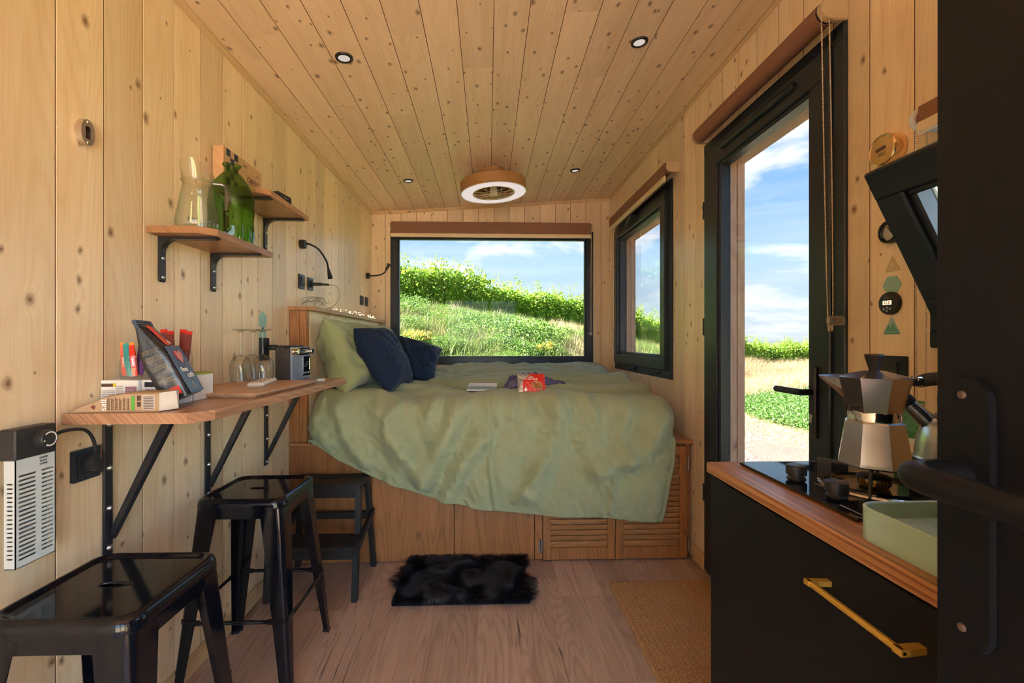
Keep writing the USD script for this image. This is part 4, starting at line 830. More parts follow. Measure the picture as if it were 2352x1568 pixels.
part(kb, 'bag', km_, 'kraft', local=True, smooth=False)
part(kb, 'folded_flap', m3.Manifold.hull_points(np.array([(.0905, -.040, .002), (.0905, -.040, .050), (.118, -.005, .004), (.112, -.005, .052), (.095, .036, .003), (.095, .036, .050), (.0905, .0, .002)])), 'cream', local=True, smooth=False)
KF = frame((0, -.0402, 0), (1, 0, 0), (0, 0, 1))
def kp(name, m, mt): part(kb, name, xf(m, KF), mt, local=True, smooth=False)
kp('lettering', mv(rot(text('sati', .013, .0006, True, width=.030), [0, 0, 1], 90), (-.046, .019, .0009)), 'ink_white'); kp('leaf_mark', mv(extr(Polygon([(-.006, 0), (0, .006), (.006, .001), (.002, -.006)]), .0006), (-.070, .014, .0022)), 'dark_red')
for q in range(6): kp('printed_text', mv(rot(lines(.034, .007, 2, 60 + q), [0, 0, 1], 90), (-.034 + .0095 * q, .023, .0004)), 'ink_brown')
kp('green_strip', extr(sbox(.022, .006, .030, .042), .0007), 'green_print'); kp('symbol', extr(sbox(.036, .030, .045, .043), .0006), 'ink_brown'); kp('symbol', extr(sbox(.036, .014, .045, .027), .0006), 'ink_brown')
kp('barcode_panel', extr(sbox(.049, .006, .080, .044), .0006), 'ink_pale')
for q in range(15): kp('barcode_bar', mv(bx(.052, .077, .008 + .0023 * q, .0088 + .0023 * q + .0006 * (q % 3 == 0), .0006, .0010), (0, 0, 0)), 'ink_brown')
# tea boxes, jars
tbx = thing('tea_box', 'white tea box with a purple label under the stick jar on the bar table', 'tea box', (-1.036, 1.375, ZT))
part(tbx, 'box', bx(-1.088, -.986, 1.315, 1.435, ZT + .0005, ZT + .076, .001), 'card_white', smooth=False)
part(tbx, 'brown_band', bx(-1.086, -1.052, 1.3142, 1.3152, ZT + .058, ZT + .067), 'ink_brown', smooth=False); part(tbx, 'yellow_mark', bx(-1.054, -1.046, 1.314, 1.3152, ZT + .058, ZT + .068), 'yellow', smooth=False)
part(tbx, 'purple_label', bx(-1.020, -.990, 1.314, 1.3152, ZT + .030, ZT + .058), 'mauve', smooth=False); part(tbx, 'label_print', xf(lines(.022, .012, 2, 5), on_front(-1.005, ZT + .045, 1.3138)), 'ink_pale', smooth=False)
part(tbx, 'printed_text', xf(lines(.036, .026, 5, 6), on_front(-1.066, ZT + .036, 1.3148)), 'ink_grey', smooth=False); part(tbx, 'printed_text', xf(lines(.022, .030, 6, 7), on_front(-1.036, ZT + .046, 1.3148)), 'ink_grey', smooth=False)
tb2 = thing('tea_box', 'pale tea box with black and violet print beside the coffee bag', 'tea box', (-.94, 1.39, ZT))
part(tb2, 'box', bx(-.983, -.915, 1.325, 1.440, ZT + .0005, ZT + .076, .001), 'card_white', smooth=False); part(tb2, 'black_band', bx(-.975, -.918, 1.3242, 1.3252, ZT + .056, ZT + .070), 'ink_black', smooth=False); part(tb2, 'printed_text', xf(lines(.05, .030, 5, 8), on_front(-.948, ZT + .036, 1.3248)), 'purple', smooth=False)
def jar(name, lab, x, y, z, r, h):
    j = thing(name, lab, 'jar', (x, y, z)); part(j, 'glass', lathe([(0, .0008), (r * .94, .0008), (r * 1.03, .010), (r * 1.03, h * .74), (r * .95, h * .86), (r * .97, h * .97), (r * .96, h)], 48), 'jar_glass', local=True); return j
def stick(lab, x, y, z, lx, ly, h, mt, w=.012, tip=None, word=None):
    s = thing('sachet_stick', lab, 'sachet', (x, y, z)); top = np.array([lx, ly, h]); ax = top / np.linalg.norm(top); fr_ = frame((0, 0, 0), np.cross([0, 1, 0], ax) / np.linalg.norm(np.cross([0, 1, 0], ax)), ax); L = np.linalg.norm(top)
    body = m3.Manifold.hull_points(np.array([(q * w * .5, .006, d) for q in (-1, 1) for d in (-.0008, .0008)] + [(q * w * .55, L * .5, d) for q in (-1, 1) for d in (-.004, .004)] + [(q * w * .6, L, d) for q in (-1, 1) for d in (-.0008, .0008)]))
    part(s, 'sachet', xf(body, fr_), mt, local=True, smooth=False); part(s, 'sealed_end', xf(bx(-w * .62, w * .62, L - .010, L + .002, -.0012, .0012), fr_), tip or mt, local=True, smooth=False)
    if word: part(s, 'lettering', xf(mv(rot(text(word, .0065, .0005, True), [0, 0, 1], 90), (0, L * .45, .0036)), fr_), 'ink_white', local=True, smooth=False)
ZJ = ZT + .0765
jar('glass_jar', 'open glass jar of coloured sachet sticks standing on the white tea box', -1.036, 1.372, ZJ, .036, .068)
for i, (lab, x, y, lx, ly, h, mt, tp, wd) in enumerate((('coral red sachet stick leftmost in the jar', -1.056, 1.358, -.004, .0, .100, 'coral', 'orange', 'Cristall'), ('teal sachet stick in the jar beside the coral one', -1.036, 1.350, -.014, .004, .098, 'teal', 'teal', None), ('rose-red sachet stick leaning left across the jar', -1.020, 1.352, -.016, .004, .100, 'red', 'orange', 'Candi'),
      ('dark purple sachet stick leaning right in the jar', -1.020, 1.368, .012, .004, .090, 'purple', 'teal', None), ('purple sachet stick upright at the back of the jar', -1.036, 1.385, .004, .004, .098, 'purple', 'orange', None))): stick(lab, x, y, ZJ + .004, lx, ly, h, mt, .013, tp, wd)
gb = thing('tea_tin', 'flat lime green box under the far sachet jar', 'box', (-.96, 1.49, ZT)); part(gb, 'box', bx(-1.040, -.915, 1.446, 1.545, ZT + .0005, ZT + .080, .001), 'card_white', smooth=False); part(gb, 'lid', bx(-1.041, -.914, 1.445, 1.546, ZT + .080, ZT + .086, .001), 'lime', smooth=False)
ZK = ZT + .0865
jar('glass_jar', 'glass jar of dark red sachets behind the coffee bag', -.992, 1.495, ZK, .036, .068)
for i in range(4): stick(['dark red sachet leaning left in the far jar', 'dark red sachet with bright red top at the far jar front', 'dark red sachet in the middle of the far jar', 'dark red sachet leaning right in the far jar'][i], -1.014 + .014 * i, (1.480, 1.475, 1.500, 1.490)[i], ZK + .004, -.016 + .010 * i, .0, .132 - .006 * (i % 2), 'dark_red', .017, 'red')
# ------------------------------------------------------------------ things on the left wall
def shelf(lab, y0, y1, z, yb):
    s = thing('wall_shelf', lab, 'shelf', (XL, (y0 + y1) / 2, z))
    part(s, 'board', m3.Manifold.hull_points(np.array([(x, y, zz) for x, y in ((XL + .002, y0), (-.935, y0), (-.894, y0 + .045), (-.894, y1), (XL + .002, y1)) for zz in (z - .022, z)])), 'stain_y', smooth=False)
    for y in yb:
        arc = [(XL + .001 + .004, z - .024 - .150)] + []; T = .0075
        outer = [(0, 0), (.185, 0), (.190, -.004), (.185, -.008)] + [(.052 - .044 * math.sin(t), -.052 + .044 * math.cos(t)) for t in np.linspace(0, PI / 2, 10)] + [(.008, -.145), (.004, -.150), (0, -.145)]
        b = part(s, 'bracket', xf(extr(Polygon(outer), .026), frame((XL + .0015, y + .013, z - .0225), (1, 0, 0), (0, 0, 1))), 'black_metal')
        for q in (-.070, -.134): part(b, 'bolt', lathe([(0, .006), (.003, .006), (.006, .004), (.0072, 0), (0, 0)], 14, 'x', (XL + .009, y, z - .0225 + q)), 'zinc')
    return s
shelf('lower stained wooden wall shelf on black brackets, holding the glass jug and green bottle', 1.490, 1.925, 1.592, (1.555, 1.93 - .09))
shelf('upper stained wooden wall shelf on black brackets, holding the chess box', 1.862, 2.299, 1.845, (1.93, 2.262))
jg = thing('glass_jug', 'tall clear glass jug with a handle at the near end of the lower shelf', 'jug', (-1.000, 1.60, 1.592))
JP = [(.0, .0012), (.050, .0012), (.060, .012), (.065, .030), (.063, .052), (.053, .110), (.046, .150), (.0435, .172), (.045, .178), (.047, .186), (.050, .215)]
m = lathe(JP, 64); v = np.array(m.vertices); k_ = np.clip((v[:, 2] - .180) / .035, 0, 1); v[:, 2] += k_ * .028 * (-(v[:, 1]) / .05); v[:, 1] -= k_ * .010 * np.clip(-v[:, 1] / .05, 0, 1) ** 2; m = trimesh.Trimesh(v, m.faces, process=False)
part(jg, 'body', m, 'thin_glass', local=True); part(jg, 'neck_ring', lathe([(.0445, .1745), (.049, .1755), (.0505, .1775), (.049, .1795), (.0445, .1805)], 48), 'thin_glass', local=True)
part(jg, 'handle', tube(spline([(.046, .010, .176), (.072, .022, .176), (.082, .026, .160), (.084, .027, .125), (.082, .026, .090)], 6), .0065, 10), 'thin_glass', local=True)
vs = thing('green_bottle', 'large green recycled glass demijohn bottle behind the jug on the lower shelf', 'bottle', (-.992, 1.795, 1.592))
VP = [(0, .0012), (.060, .0012), (.074, .010), (.079, .040), (.077, .085), (.079, .130), (.080, .165), (.076, .200), (.060, .240), (.038, .270), (.024, .286), (.023, .298), (.031, .306), (.033, .312), (.027, .314)]
m = lathe(VP, 64); v = np.array(m.vertices); a_ = np.arctan2(v[:, 1], v[:, 0]); w_ = 1 + .022 * np.sin(7 * a_ + 8 * v[:, 2]) * (v[:, 2] < .2) + .012 * np.sin(3 * a_ + 40 * v[:, 2]); v[:, :2] *= w_[:, None]
part(vs, 'glass', trimesh.Trimesh(v, m.faces, process=False), 'green_glass', local=True)
ch = thing('chess_box', 'wooden chess box with navy checks standing on the upper shelf against the wall', 'chess box', (-1.07, 2.04, 1.845))
part(ch, 'box', bx(-1.088, -1.045, 1.832, 2.136, 1.8455, 1.998, .002), 'box_wood', smooth=False)
for i in range(5):
    for j in range(3):
        if (i + j) % 2 == 0: part(ch, 'dark_square', xf(extr(sbox(0, 0, .0286, .0286), .0008), on_left(1.852 + .0286 * j, 1.996 - .0286 * (i + 1), -1.0452)), 'chess_navy', smooth=False)
part(ch, 'lettering', xf(text('CHESS', .023, .0008, width=.092), on_left(2.058, 1.926, -1.0450)), 'ink_black', smooth=False); part(ch, 'lettering', xf(text('3 in 1', .011, .0008, width=.034), on_left(1.992, 1.975, -1.0450)), 'ink_black', smooth=False); part(ch, 'small_print', xf(lines(.028, .008, 2, 9, .3), on_left(2.100, 1.965, -1.0450)), 'ink_brown', smooth=False); part(ch, 'outline_word', xf(text('CHESS', .013, .0006, width=.075), on_left(2.058, 1.903, -1.0450)), 'ink_brown', smooth=False)
pc = thing('black_pouch', 'small black camera pouch at the far end of the upper shelf', 'pouch', (-1.0, 2.20, 1.845), rotz=-8)
part(pc, 'body', bx(-.038, .034, -.048, .048, .0008, .074, .010), 'black_plastic', local=True); part(pc, 'flap', m3.Manifold.hull_points(np.array([(x, y, z) for y in (-.046, .046) for x, z in ((-.036, .074), (.030, .078), (.040, .070), (.041, .042), (.036, .040))])), 'black_matte', local=True); part(pc, 'print', xf(lines(.036, .004, 1, 2, .8), frame((.0412, .0, .056), (0, 1, 0), (0, 0, 1))), 'ink_grey', local=True, smooth=False)
bo = thing('bottle_opener', 'oval metal bottle opener plate with a keyhole slot fixed high on the left wall', 'bottle opener', (XL, 1.262, 1.784))
oval = Polygon([(.021 * math.cos(t), .035 * math.sin(t)) for t in np.linspace(0, 2 * PI, 48)]); kh = Polygon([(.0085 * math.cos(t), .008 + .0085 * math.sin(t)) for t in np.linspace(0, 2 * PI, 24)]).union(sbox(-.005, -.016, .005, .006).buffer(.002))
part(bo, 'plate', xf(extr(oval.difference(kh), .016), on_left(1.262, 1.784, XL + .001)), 'nickel'); part(bo, 'back', xf(extr(oval.buffer(-.001), .003), on_left(1.262, 1.784, XL + .0006)), 'ink_brown')
for q in (-.0275, .0275): part(bo, 'screw', lathe([(0, .0025), (.0035, .002), (.005, 0), (0, 0)], 16, 'x', (XL + .017, 1.262, 1.784 + q)), 'chrome')
# heater
he = thing('wall_heater', 'slim grey slatted electric wall heater with a black top and dial', 'heater', (XL, 1.09, .87))
hx0, hx1, hy0, hy1 = XL + .021, XL + .046, 1.044, 1.137
pl = sbox(hy0, .714, hy1, .958)
for k in range(20):
    z = .730 + .0098 * k
    pl = pl.difference(rrect(hy0 + .007, hy0 + .047, z, z + .0045, .002, 2)); pl = pl.difference(rrect(hy0 + .059, hy1 - .004, z + .001, z + .0050, .0018, 2))
part(he, 'front_plate', xf(extr(pl, .0018), on_left(0, 0, hx1 - .0018)), 'heater_grey', smooth=False)
sp = sbox(0, .714, .025, .958)
for k in range(18): sp = sp.difference(rrect(.006, .019, .735 + .0098 * k, .7385 + .0098 * k, .0015, 2))
part(he, 'side_plate', xf(extr(sp, .0016), frame((hx0, hy0 + .0016, 0), (1, 0, 0), (0, 0, 1))), 'heater_grey', smooth=False); part(he, 'side_plate', xf(extr(sp, .0016), frame((hx0, hy1, 0), (1, 0, 0), (0, 0, 1))), 'heater_grey', smooth=False)
part(he, 'bottom_plate', bx(hx0, hx1, hy0, hy1, .714, .7156), 'heater_grey', smooth=False); part(he, 'back_plate', bx(hx0, hx0 + .0012, hy0 + .002, hy1 - .002, .716, .955), 'ink_grey', smooth=False); part(he, 'element', tube([(hx0 + .010, 1.06, .73), (hx0 + .010, 1.06, .94), (hx0 + .010, 1.12, .94), (hx0 + .010, 1.12, .73)], .003, 8), 'steel')
part(he, 'wall_mount', bx(XL + .001, hx0, 1.065, 1.12, .76, 1.00), 'black_plastic', smooth=False)
part(he, 'top_cover', bx(XL + .012, hx1 + .002, hy0 - .003, hy1 + .003, .955, 1.0245, .003), 'black_plastic', smooth=False)
part(he, 'dial', lathe([(0, .018), (.0195, .018), (.021, .016), (.0225, 0), (0, 0)], 40, 'x', (hx1 + .002, 1.103, .993)), 'black_plastic')
ringp = Polygon([(.017 * math.cos(t), .017 * math.sin(t)) for t in np.linspace(-2.2, 2.35, 40)] + [(.0142 * math.cos(t), .0142 * math.sin(t)) for t in np.linspace(2.35, -2.2, 40)])
part(he, 'dial_scale', xf(extr(ringp, .0006), on_left(1.103, .993, hx1 + .0198)), 'ink_white', smooth=False); part(he, 'dial_dot', xf(extr(Polygon([(.0018 * math.cos(t), .0018 * math.sin(t)) for t in np.linspace(0, 6.28, 12)]), .0006), on_left(1.089, .990, hx1 + .0198)), 'ink_white', smooth=False)
for k, wd in enumerate(('ATTENTION', 'NE PAS', 'COUVRIR')): part(he, 'warning_print', xf(text(wd, .0040, .0003, True, width=(.020, .016, .018)[k]), on_left(1.108, .949 - .0072 * k, hx1)), 'ink_black', smooth=False)
def plate(m_, y, z, w, h, kind, lab, grp=None, side='left', rocker=False):
    on = on_left if side == 'left' else on_right; X = XL + .0006 if side == 'left' else XR - .0006; s = 1 if side == 'left' else -1
    p = thing(m_, lab, kind, (X, y, z), group=grp); part(p, 'plate', xf(extr(rrect(-w / 2, w / 2, -h / 2, h / 2, .004), .009), on(y, z, X)), 'anthracite', smooth=False)
    if rocker: part(p, 'rocker', xf(rot(bx(-w * .28, w * .28, -h * .32, h * .32, 0, .006, .001), [1, 0, 0], 4), on(y, z, X + s * .008)), 'black_plastic', smooth=False)
    else:
        sh_ = rrect(-w * .36, w * .36, -h * .36, h * .36, .004); part(p, 'insert', xf(extr(sh_.difference(rrect(-w * .30, w * .30, -h * .30, h * .30, .004)), .002), on(y, z, X + s * .009)), 'black_plastic', smooth=False); part(p, 'recess', xf(extr(sh_, .0012), on(y, z, X + s * .0085)), 'black_matte', smooth=False)
    return p
plate('wall_socket', 1.268, .890, .084, .084, 'socket', 'black square wall socket beside the heater below the bar table')
cd = thing('heater_cable', 'short black cable looping from the heater into the wall socket', 'cable', (XL + .03, 1.2, .95))
part(cd, 'cable', tube(spline([(XL + .035, 1.136, .990), (XL + .045, 1.165, 1.000), (XL + .048, 1.215, .992), (XL + .040, 1.250, .960), (XL + .036, 1.262, .925)], 8), .0042, 10), 'black_plastic'); part(cd, 'plug', m3.Manifold.hull_points(np.array([(XL + .0115, 1.268 + .020 * math.cos(t), .890 + .020 * math.sin(t)) for t in np.linspace(0, 6, 14)] + [(XL + .040, 1.268 + .016 * math.cos(t), .886 + .014 * math.sin(t)) for t in np.linspace(0, 6, 14)] + [(XL + .036, 1.262 + q, .922) for q in (-.006, .006)])), 'black_plastic')
plate('wall_socket', 2.252, 1.185, .082, .110, 'socket', 'dark wall socket behind the wine glasses at table height')
pg = thing('radio_plug', 'black plug adapter and lead running from the wall socket to the radio', 'plug', (XL + .03, 2.28, 1.19)); part(pg, 'plug', bx(XL + .0115, XL + .055, 2.262, 2.300, 1.180, 1.206, .006), 'black_plastic'); part(pg, 'lead', tube(spline([(XL + .050, 2.29, 1.19), (XL + .075, 2.30, 1.17), (XL + .090, 2.285, 1.12), (-.965, 2.275, 1.09)], 6), .003, 8), 'black_plastic')
hexa = Polygon([(.042 * math.cos(t), .046 * math.sin(t)) for t in np.linspace(PI / 2, PI / 2 + 2 * PI, 7)])
for z, h, lab in ((1.325, 1.0, 'mint green hexagon sticker on the wall above the wine glasses'), (1.252, .9, 'mint green hexagon sticker partly behind a wine glass foot')):
    s = thing('sticker', lab, 'sticker', (XL, 2.245, z)); part(s, 'sheet', xf(mv(extr(hexa if h == 1.0 else hexa.buffer(-.006), .0008), (0, 0, 0)), on_left(2.245, z, XL + .0005)), 'mint', smooth=False); part(s, 'print', xf(mv(lines(.04, .03, 3, 11, .25), (0, 0, .0008)), on_left(2.245, z, XL + .0005)), 'ink_pale', smooth=False)
plate('light_switch', 2.694, 1.572, .076, .084, 'switch', 'black light switch on the left wall next to the plugged-in socket', rocker=True)
plate('wall_socket', 2.826, 1.574, .076, .076, 'socket', 'black wall socket with the string lights plugged in')
plate('wall_socket', 3.965, 1.577, .082, .080, 'socket', 'far black wall socket near the back corner above the headboard')
plate('light_switch', 4.120, 1.581, .082, .080, 'switch', 'far black light switch in the back corner above the headboard', rocker=True)
def reading_lamp(lab, y, z, pts, tip):
    l = thing('reading_lamp', lab, 'reading lamp', (XL, y, z), group='reading lamps'); part(l, 'base', lathe([(0, .030), (.022, .030), (.026, .026), (.026, 0), (0, 0)], 32, 'x', (XL + .0006, y, z)), 'black_plastic'); part(l, 'switch', lathe([(0, .002), (.004, .002), (.004, 0), (0, 0)], 14, 'x', (XL + .030, y + .010, z - .010)), 'chrome')
    P = spline(pts, 8); part(l, 'gooseneck', tube(P, .0062, 10), 'black_metal'); d = P[-1] - P[-2]; d /= np.linalg.norm(d); part(l, 'head', cyl(P[-1] - d * .005, P[-1] + d * .060, .008, .017, 24), 'black_metal'); part(l, 'lens', cyl(P[-1] + d * .0595, P[-1] + d * .0605, .014, .014, 20), 'white_plastic')
reading_lamp('black gooseneck reading lamp bent downwards on the left wall above the near pillow', 2.692, 1.790, [(XL + .025, 2.695, 1.796), (XL + .045, 2.74, 1.796), (XL + .055, 2.84, 1.785), (XL + .055, 2.96, 1.74), (XL + .055, 3.00, 1.690)], None)
reading_lamp('black gooseneck reading lamp bent upwards in the far left corner', 4.13, 1.815, [(XL + .025, 4.13, 1.815), (XL + .06, 4.10, 1.810), (XL + .13, 4.08, 1.815), (XL + .175, 4.07, 1.835), (XL + .19, 4.07, 1.860)], None)
# string lights
sl = thing('string_lights', 'fine wire string of warm fairy lights tangled along the headboard shelf', 'string lights', (XL + .05, 3.2, 1.42))
part(sl, 'plug', cat(cyl((XL + .0115, 2.826, 1.574), (XL + .020, 2.826, 1.574), .018), cyl((XL + .020, 2.826, 1.574), (XL + .075, 2.832, 1.574), .0095), cyl((XL + .075, 2.832, 1.574), (XL + .115, 2.836, 1.572), .0065)), 'black_plastic')
part(sl, 'lead', tube(spline([(XL + .11, 2.836, 1.572), (XL + .150, 2.86, 1.568), (XL + .165, 2.88, 1.53), (XL + .155, 2.88, 1.48), (XL + .125, 2.86, 1.435), (XL + .09, 2.84, 1.425)], 8), .0022, 6), 'cable_beige')
wr = np.random.default_rng(5)
for k in range(4):
    P = [(XL + .06 + .03 * math.cos(a + k) + wr.normal(0, .01), 2.72 + .10 * math.sin(a * 1.3 + k * 1.7) + .02 * a, 1.425 + abs(.045 * math.sin(a * 1.1 + k)) + (.02 if k < 2 else 0)) for a in np.linspace(0, 7, 9)]; part(sl, 'wire', tube(spline(P, 6), .0011, 5), 'wire_copper')
part(sl, 'wire', tube(spline([(XL + .11, 2.80, 1.428), (-.952, 2.78, 1.424), (-.946, 2.76, 1.39), (-.950, 2.72, 1.345)], 8), .0011, 5), 'wire_copper')
P = spline([(XL + .07 + wr.uniform(-.03, .05), y, 1.420 + wr.uniform(0, .012)) for y in np.linspace(2.85, 4.12, 40)], 5); part(sl, 'wire', tube(P, .0011, 5), 'wire_copper')
for k in range(58):
    i = int(wr.beta(1.2, 1.0) * (len(P) - 20)) + 12; q = P[i] + [wr.normal(0, .014), wr.normal(0, .01), abs(wr.normal(.004, .008))]; part(sl, 'bulb', mv(trimesh.creation.icosphere(1, .0033), q), 'fairy')

# ------------------------------------------------------------------ stools
def leg_profile(z, t): # L-shaped pressed leg, outer corner towards +x +y ; t: 0 at the seat, 1 at the floor
    a = .078 + (.030 - .078) * t; r = .022 + (.011 - .022) * t; o = .148 + (.199 - .148) * t; th = .0022; n = 7
    arc = [(o - r + r * math.cos(q), o - r + r * math.sin(q)) for q in np.linspace(0, PI / 2, n)]; inn = [(o - r + (r - th) * math.cos(q), o - r + (r - th) * math.sin(q)) for q in np.linspace(PI / 2, 0, n)]
    out = [(o, o - a)] + arc + [(o - a, o)]; ins = [(o - a, o - th)] + inn + [(o - th, o - a)]
    return np.array([(x, y, z) for x, y in out + ins])
def stool_leg():
    zs = [.648, .60, .45, .25, .06, .012, 0]; S = np.array([leg_profile(z, np.clip((.648 - z) / .648, 0, 1)) for z in zs]); n = S.shape[1]; f = []
    for i in range(len(zs) - 1):
        for j in range(n): p, q = i * n + j, i * n + (j + 1) % n; f += [(p, q + n, q), (p, p + n, q + n)]
    m = trimesh.Trimesh(S.reshape(-1, 3), f, process=False)
    if m.volume < 0: m.invert()
    return m
def make_stool(lab, loc):
    s = thing('metal_stool', lab, 'stool', loc, group='black metal bar stools'); H = .672
    # seat: pressed sheet with a raised rounded rim and a slot
    def rr(hw, r, z, n=8): return np.array([(sx * (hw - r) + r * math.cos(a), sy * (hw - r) + r * math.sin(a), z) for sx, sy, a0 in ((1, 1, 0), (-1, 1, PI / 2), (-1, -1, PI), (1, -1, 1.5 * PI)) for a in np.linspace(a0, a0 + PI / 2, n)])
    rings = [rr(.126, .030, H - .0085), rr(.130, .033, H - .0075), rr(.135, .036, H - .002), rr(.139, .038, H), rr(.145, .040, H - .001), rr(.152, .043, H - .007), rr(.1555, .045, H - .016), rr(.1565, .046, H - .030), rr(.1565, .046, H - .034), rr(.1545, .045, H - .035), rr(.154, .045, H - .030)]
    n = len(rings[0]); V = np.vstack(rings); f = []
    for i in range(len(rings) - 1):
        for j in range(n): p, q = i * n + j, i * n + (j + 1) % n; f += [(p, q + n, q), (p, p + n, q + n)]
    part(s, 'seat_rim', trimesh.Trimesh(V, f, process=False), 'black_gloss', local=True, smooth=45)
    slot = rot(extr(Polygon([(.034 * math.cos(t), .0125 * math.sin(t)) for t in np.linspace(0, 2 * PI, 40)]), 1), [0, 0, 1], 0)
    top = rrect(-.1262, .1262, -.1262, .1262, .030, 8); ho = Polygon([(.036 * abs(math.cos(t)) ** .8 * math.copysign(1, math.cos(t)), .013 * math.sin(t)) for t in np.linspace(0, 2 * PI, 41)[:-1]]); from shapely import affinity
    ho = affinity.rotate(ho, 0); part(s, 'seat', extr(top.difference(ho), .0016, H - .0095), 'black_gloss', local=True, smooth=False)
    hr = np.array(ho.exterior.coords)[:-1]; part(s, 'slot_lip', tube(np.c_[hr, np.full(len(hr), H - .0098)], .0028, 8, closed=True), 'black_gloss', local=True)
    for k in range(4):
        a = bx(-.085, .085, .1485, .1505, H - .068, H - .030, .0006); part(s, 'apron', rot(a, [0, 0, 1], 90 * k), 'black_gloss', local=True, smooth=False)
    for k in range(4):
        l = part(s, 'leg', rot(stool_leg(), [0, 0, 1], 90 * k), 'black_gloss', local=True, smooth=40)
        def at(z): t = (.648 - z) / .648; r = .022 + (.011 - .022) * t; o = .148 + (.199 - .148) * t; c_ = o - r + r * .7071 + .0006; return (c_, c_, z)
        rib = []
        for q in (-1, 1): rib += [np.array(at(z)) + np.array([q * w_, -q * w_, 0]) * .7071 - np.array([.35, .35, 0]) * w_ for z, w_ in [(zz, .0075 * math.sqrt(max(0, 1 - (max(0, abs(zz - .22) - .11) / .012) ** 2))) for zz in np.linspace(.098, .342, 26)]][::q]
        part(l, 'pressed_rib', rot(tube(np.array(rib), .0016, 6, closed=True), [0, 0, 1], 90 * k), 'black_gloss', local=True); part(l, 'foot_cap', rot(bx(.172, .2, .172, .2, 0, .010, .004), [0, 0, 1], 90 * k), 'black_plastic', local=True)
    for k in range(4):
        o = .1785; P = np.array([(-.150, o - .002, .262), (-.120, o, .262), (-.108, o, .262), (.108, o, .262), (.120, o, .262), (.150, o - .002, .262)]); part(s, 'rung', rot(cat(tube(P[1:5], [.0066, .0066, .0066, .0066], 10), bx(-.172, -.112, o - .004, o + .003, .252, .272, .003), bx(.112, .172, o - .004, o + .003, .252, .272, .003)), [0, 0, 1], 90 * k), 'black_gloss', local=True)
    for q in (45, -45): part(s, 'cross_brace', rot(bx(-.185, .185, -.010, .010, H - .075, H - .071, .001), [0, 0, 1], q), 'black_gloss', local=True, smooth=False)
    return s
st1 = make_stool('glossy black metal bar stool nearest the camera, in front of the heater', (-.855, 1.072, 0))
copy(st1, (-.868, 1.760, 0), label='glossy black metal bar stool further back, next to the step stool')
# step stool
ss = thing('step_stool', 'matt black wooden two-step stool against the bed front', 'step stool', (-.83, 2.33, 0))
def bar(p0, p1, w, d, b=.003):
    p0, p1 = np.array(p0, float), np.array(p1, float); return m3.Manifold.hull_points(np.array([tuple(p + np.array([a * w / 2, e * d / 2, 0])) for p in (p0, p1) for a in (-1, 1) for e in (-1, 1)]))
top = extr(rrect(-1.020, -.645, 2.318, 2.515, .006).difference(rrect(-.895, -.775, 2.425, 2.445, .009)), .022, .478)
part(ss, 'top_step', top, 'black_wood', smooth=False); part(ss, 'lower_step', bx(-1.022, -.620, 2.150, 2.315, .238, .258, .004), 'black_wood', smooth=False)
for x0, x1 in ((-.655, -.628), (-1.010, -1.036)):
    part(ss, 'rear_leg', bar((x0, 2.49, .478), (x1 + .004, 2.507, 0), .026, .030), 'black_wood', smooth=False); part(ss, 'front_leg', bar((x0, 2.335, .478), (x0 * .98 + x1 * .02, 2.315, .24), .026, .034), 'black_wood', smooth=False); part(ss, 'front_leg', bar((x1 + (.008 if x1 > -.8 else -.008) * 0, 2.190, .240), (x1, 2.168, 0), .026, .034), 'black_wood', smooth=False)
    part(ss, 'side_rail', m3.Manifold.hull_points(np.array([(x1 + q, y, z) for q in (-.010, .010) for y, z in ((2.165, .205), (2.165, .240), (2.500, .318), (2.500, .280))])), 'black_wood', smooth=False)
part(ss, 'apron', cat(bx(-1.005, -.66, 2.322, 2.338, .432, .478, .002)), 'black_wood', smooth=False); part(ss, 'apron', bx(-1.015, -.64, 2.160, 2.176, .196, .238, .002), 'black_wood', smooth=False); part(ss, 'rear_rail', bx(-1.01, -.65, 2.488, 2.504, .262, .300, .002), 'black_wood', smooth=False); part(ss, 'rear_apron', bx(-1.005, -.66, 2.488, 2.504, .435, .478, .002), 'black_wood', smooth=False)

# ------------------------------------------------------------------ rugs
rg = thing('fur_rug', 'small shaggy black faux fur rug on the floor in front of the bed', 'rug', (-.125, 2.345, 0))
part(rg, 'backing', bx(-.445, .196, 2.112, 2.575, .0006, .008, .003), 'rug_backing', smooth=False)
fr_ = np.random.default_rng(8); NF = 26000
bx_, by_ = fr_.uniform(-.447, .198, NF), fr_.uniform(2.110, 2.577, NF); cl_ = np.stack([bx_ * 11, by_ * 11, bx_ * 0], -1)
ang = 2 * PI * 1.6 * meshkit.fbm(cl_ * .8 + 3, 2, 4) + fr_.normal(0, .28, NF); lay = .018 + .022 * meshkit.noise(cl_ * 1.3, 6); ln = fr_.uniform(.022, .044, NF)
edge = np.minimum(np.minimum(bx_ + .447, .198 - bx_), np.minimum(by_ - 2.110, 2.577 - by_)); ox = np.where(edge < .02, np.sign(bx_ + .125) * (np.minimum(bx_ + .447, .198 - bx_) < .02) * .012, 0); oy = np.where(edge < .02, np.sign(by_ - 2.345) * (np.minimum(by_ - 2.11, 2.577 - by_) < .02) * .010, 0)
base_ = np.stack([bx_, by_, np.full(NF, .006)], 1); dx_ = np.stack([np.cos(ang) * lay + ox, np.sin(ang) * lay + oy, np.zeros(NF)], 1); K = [base_, base_ + dx_ * .25 + np.c_[np.zeros((NF, 2)), ln * .5], base_ + dx_ * .75 + np.c_[np.zeros((NF, 2)), ln * .85], base_ + dx_ * 1.25 + np.c_[np.zeros((NF, 2)), ln * .92]]
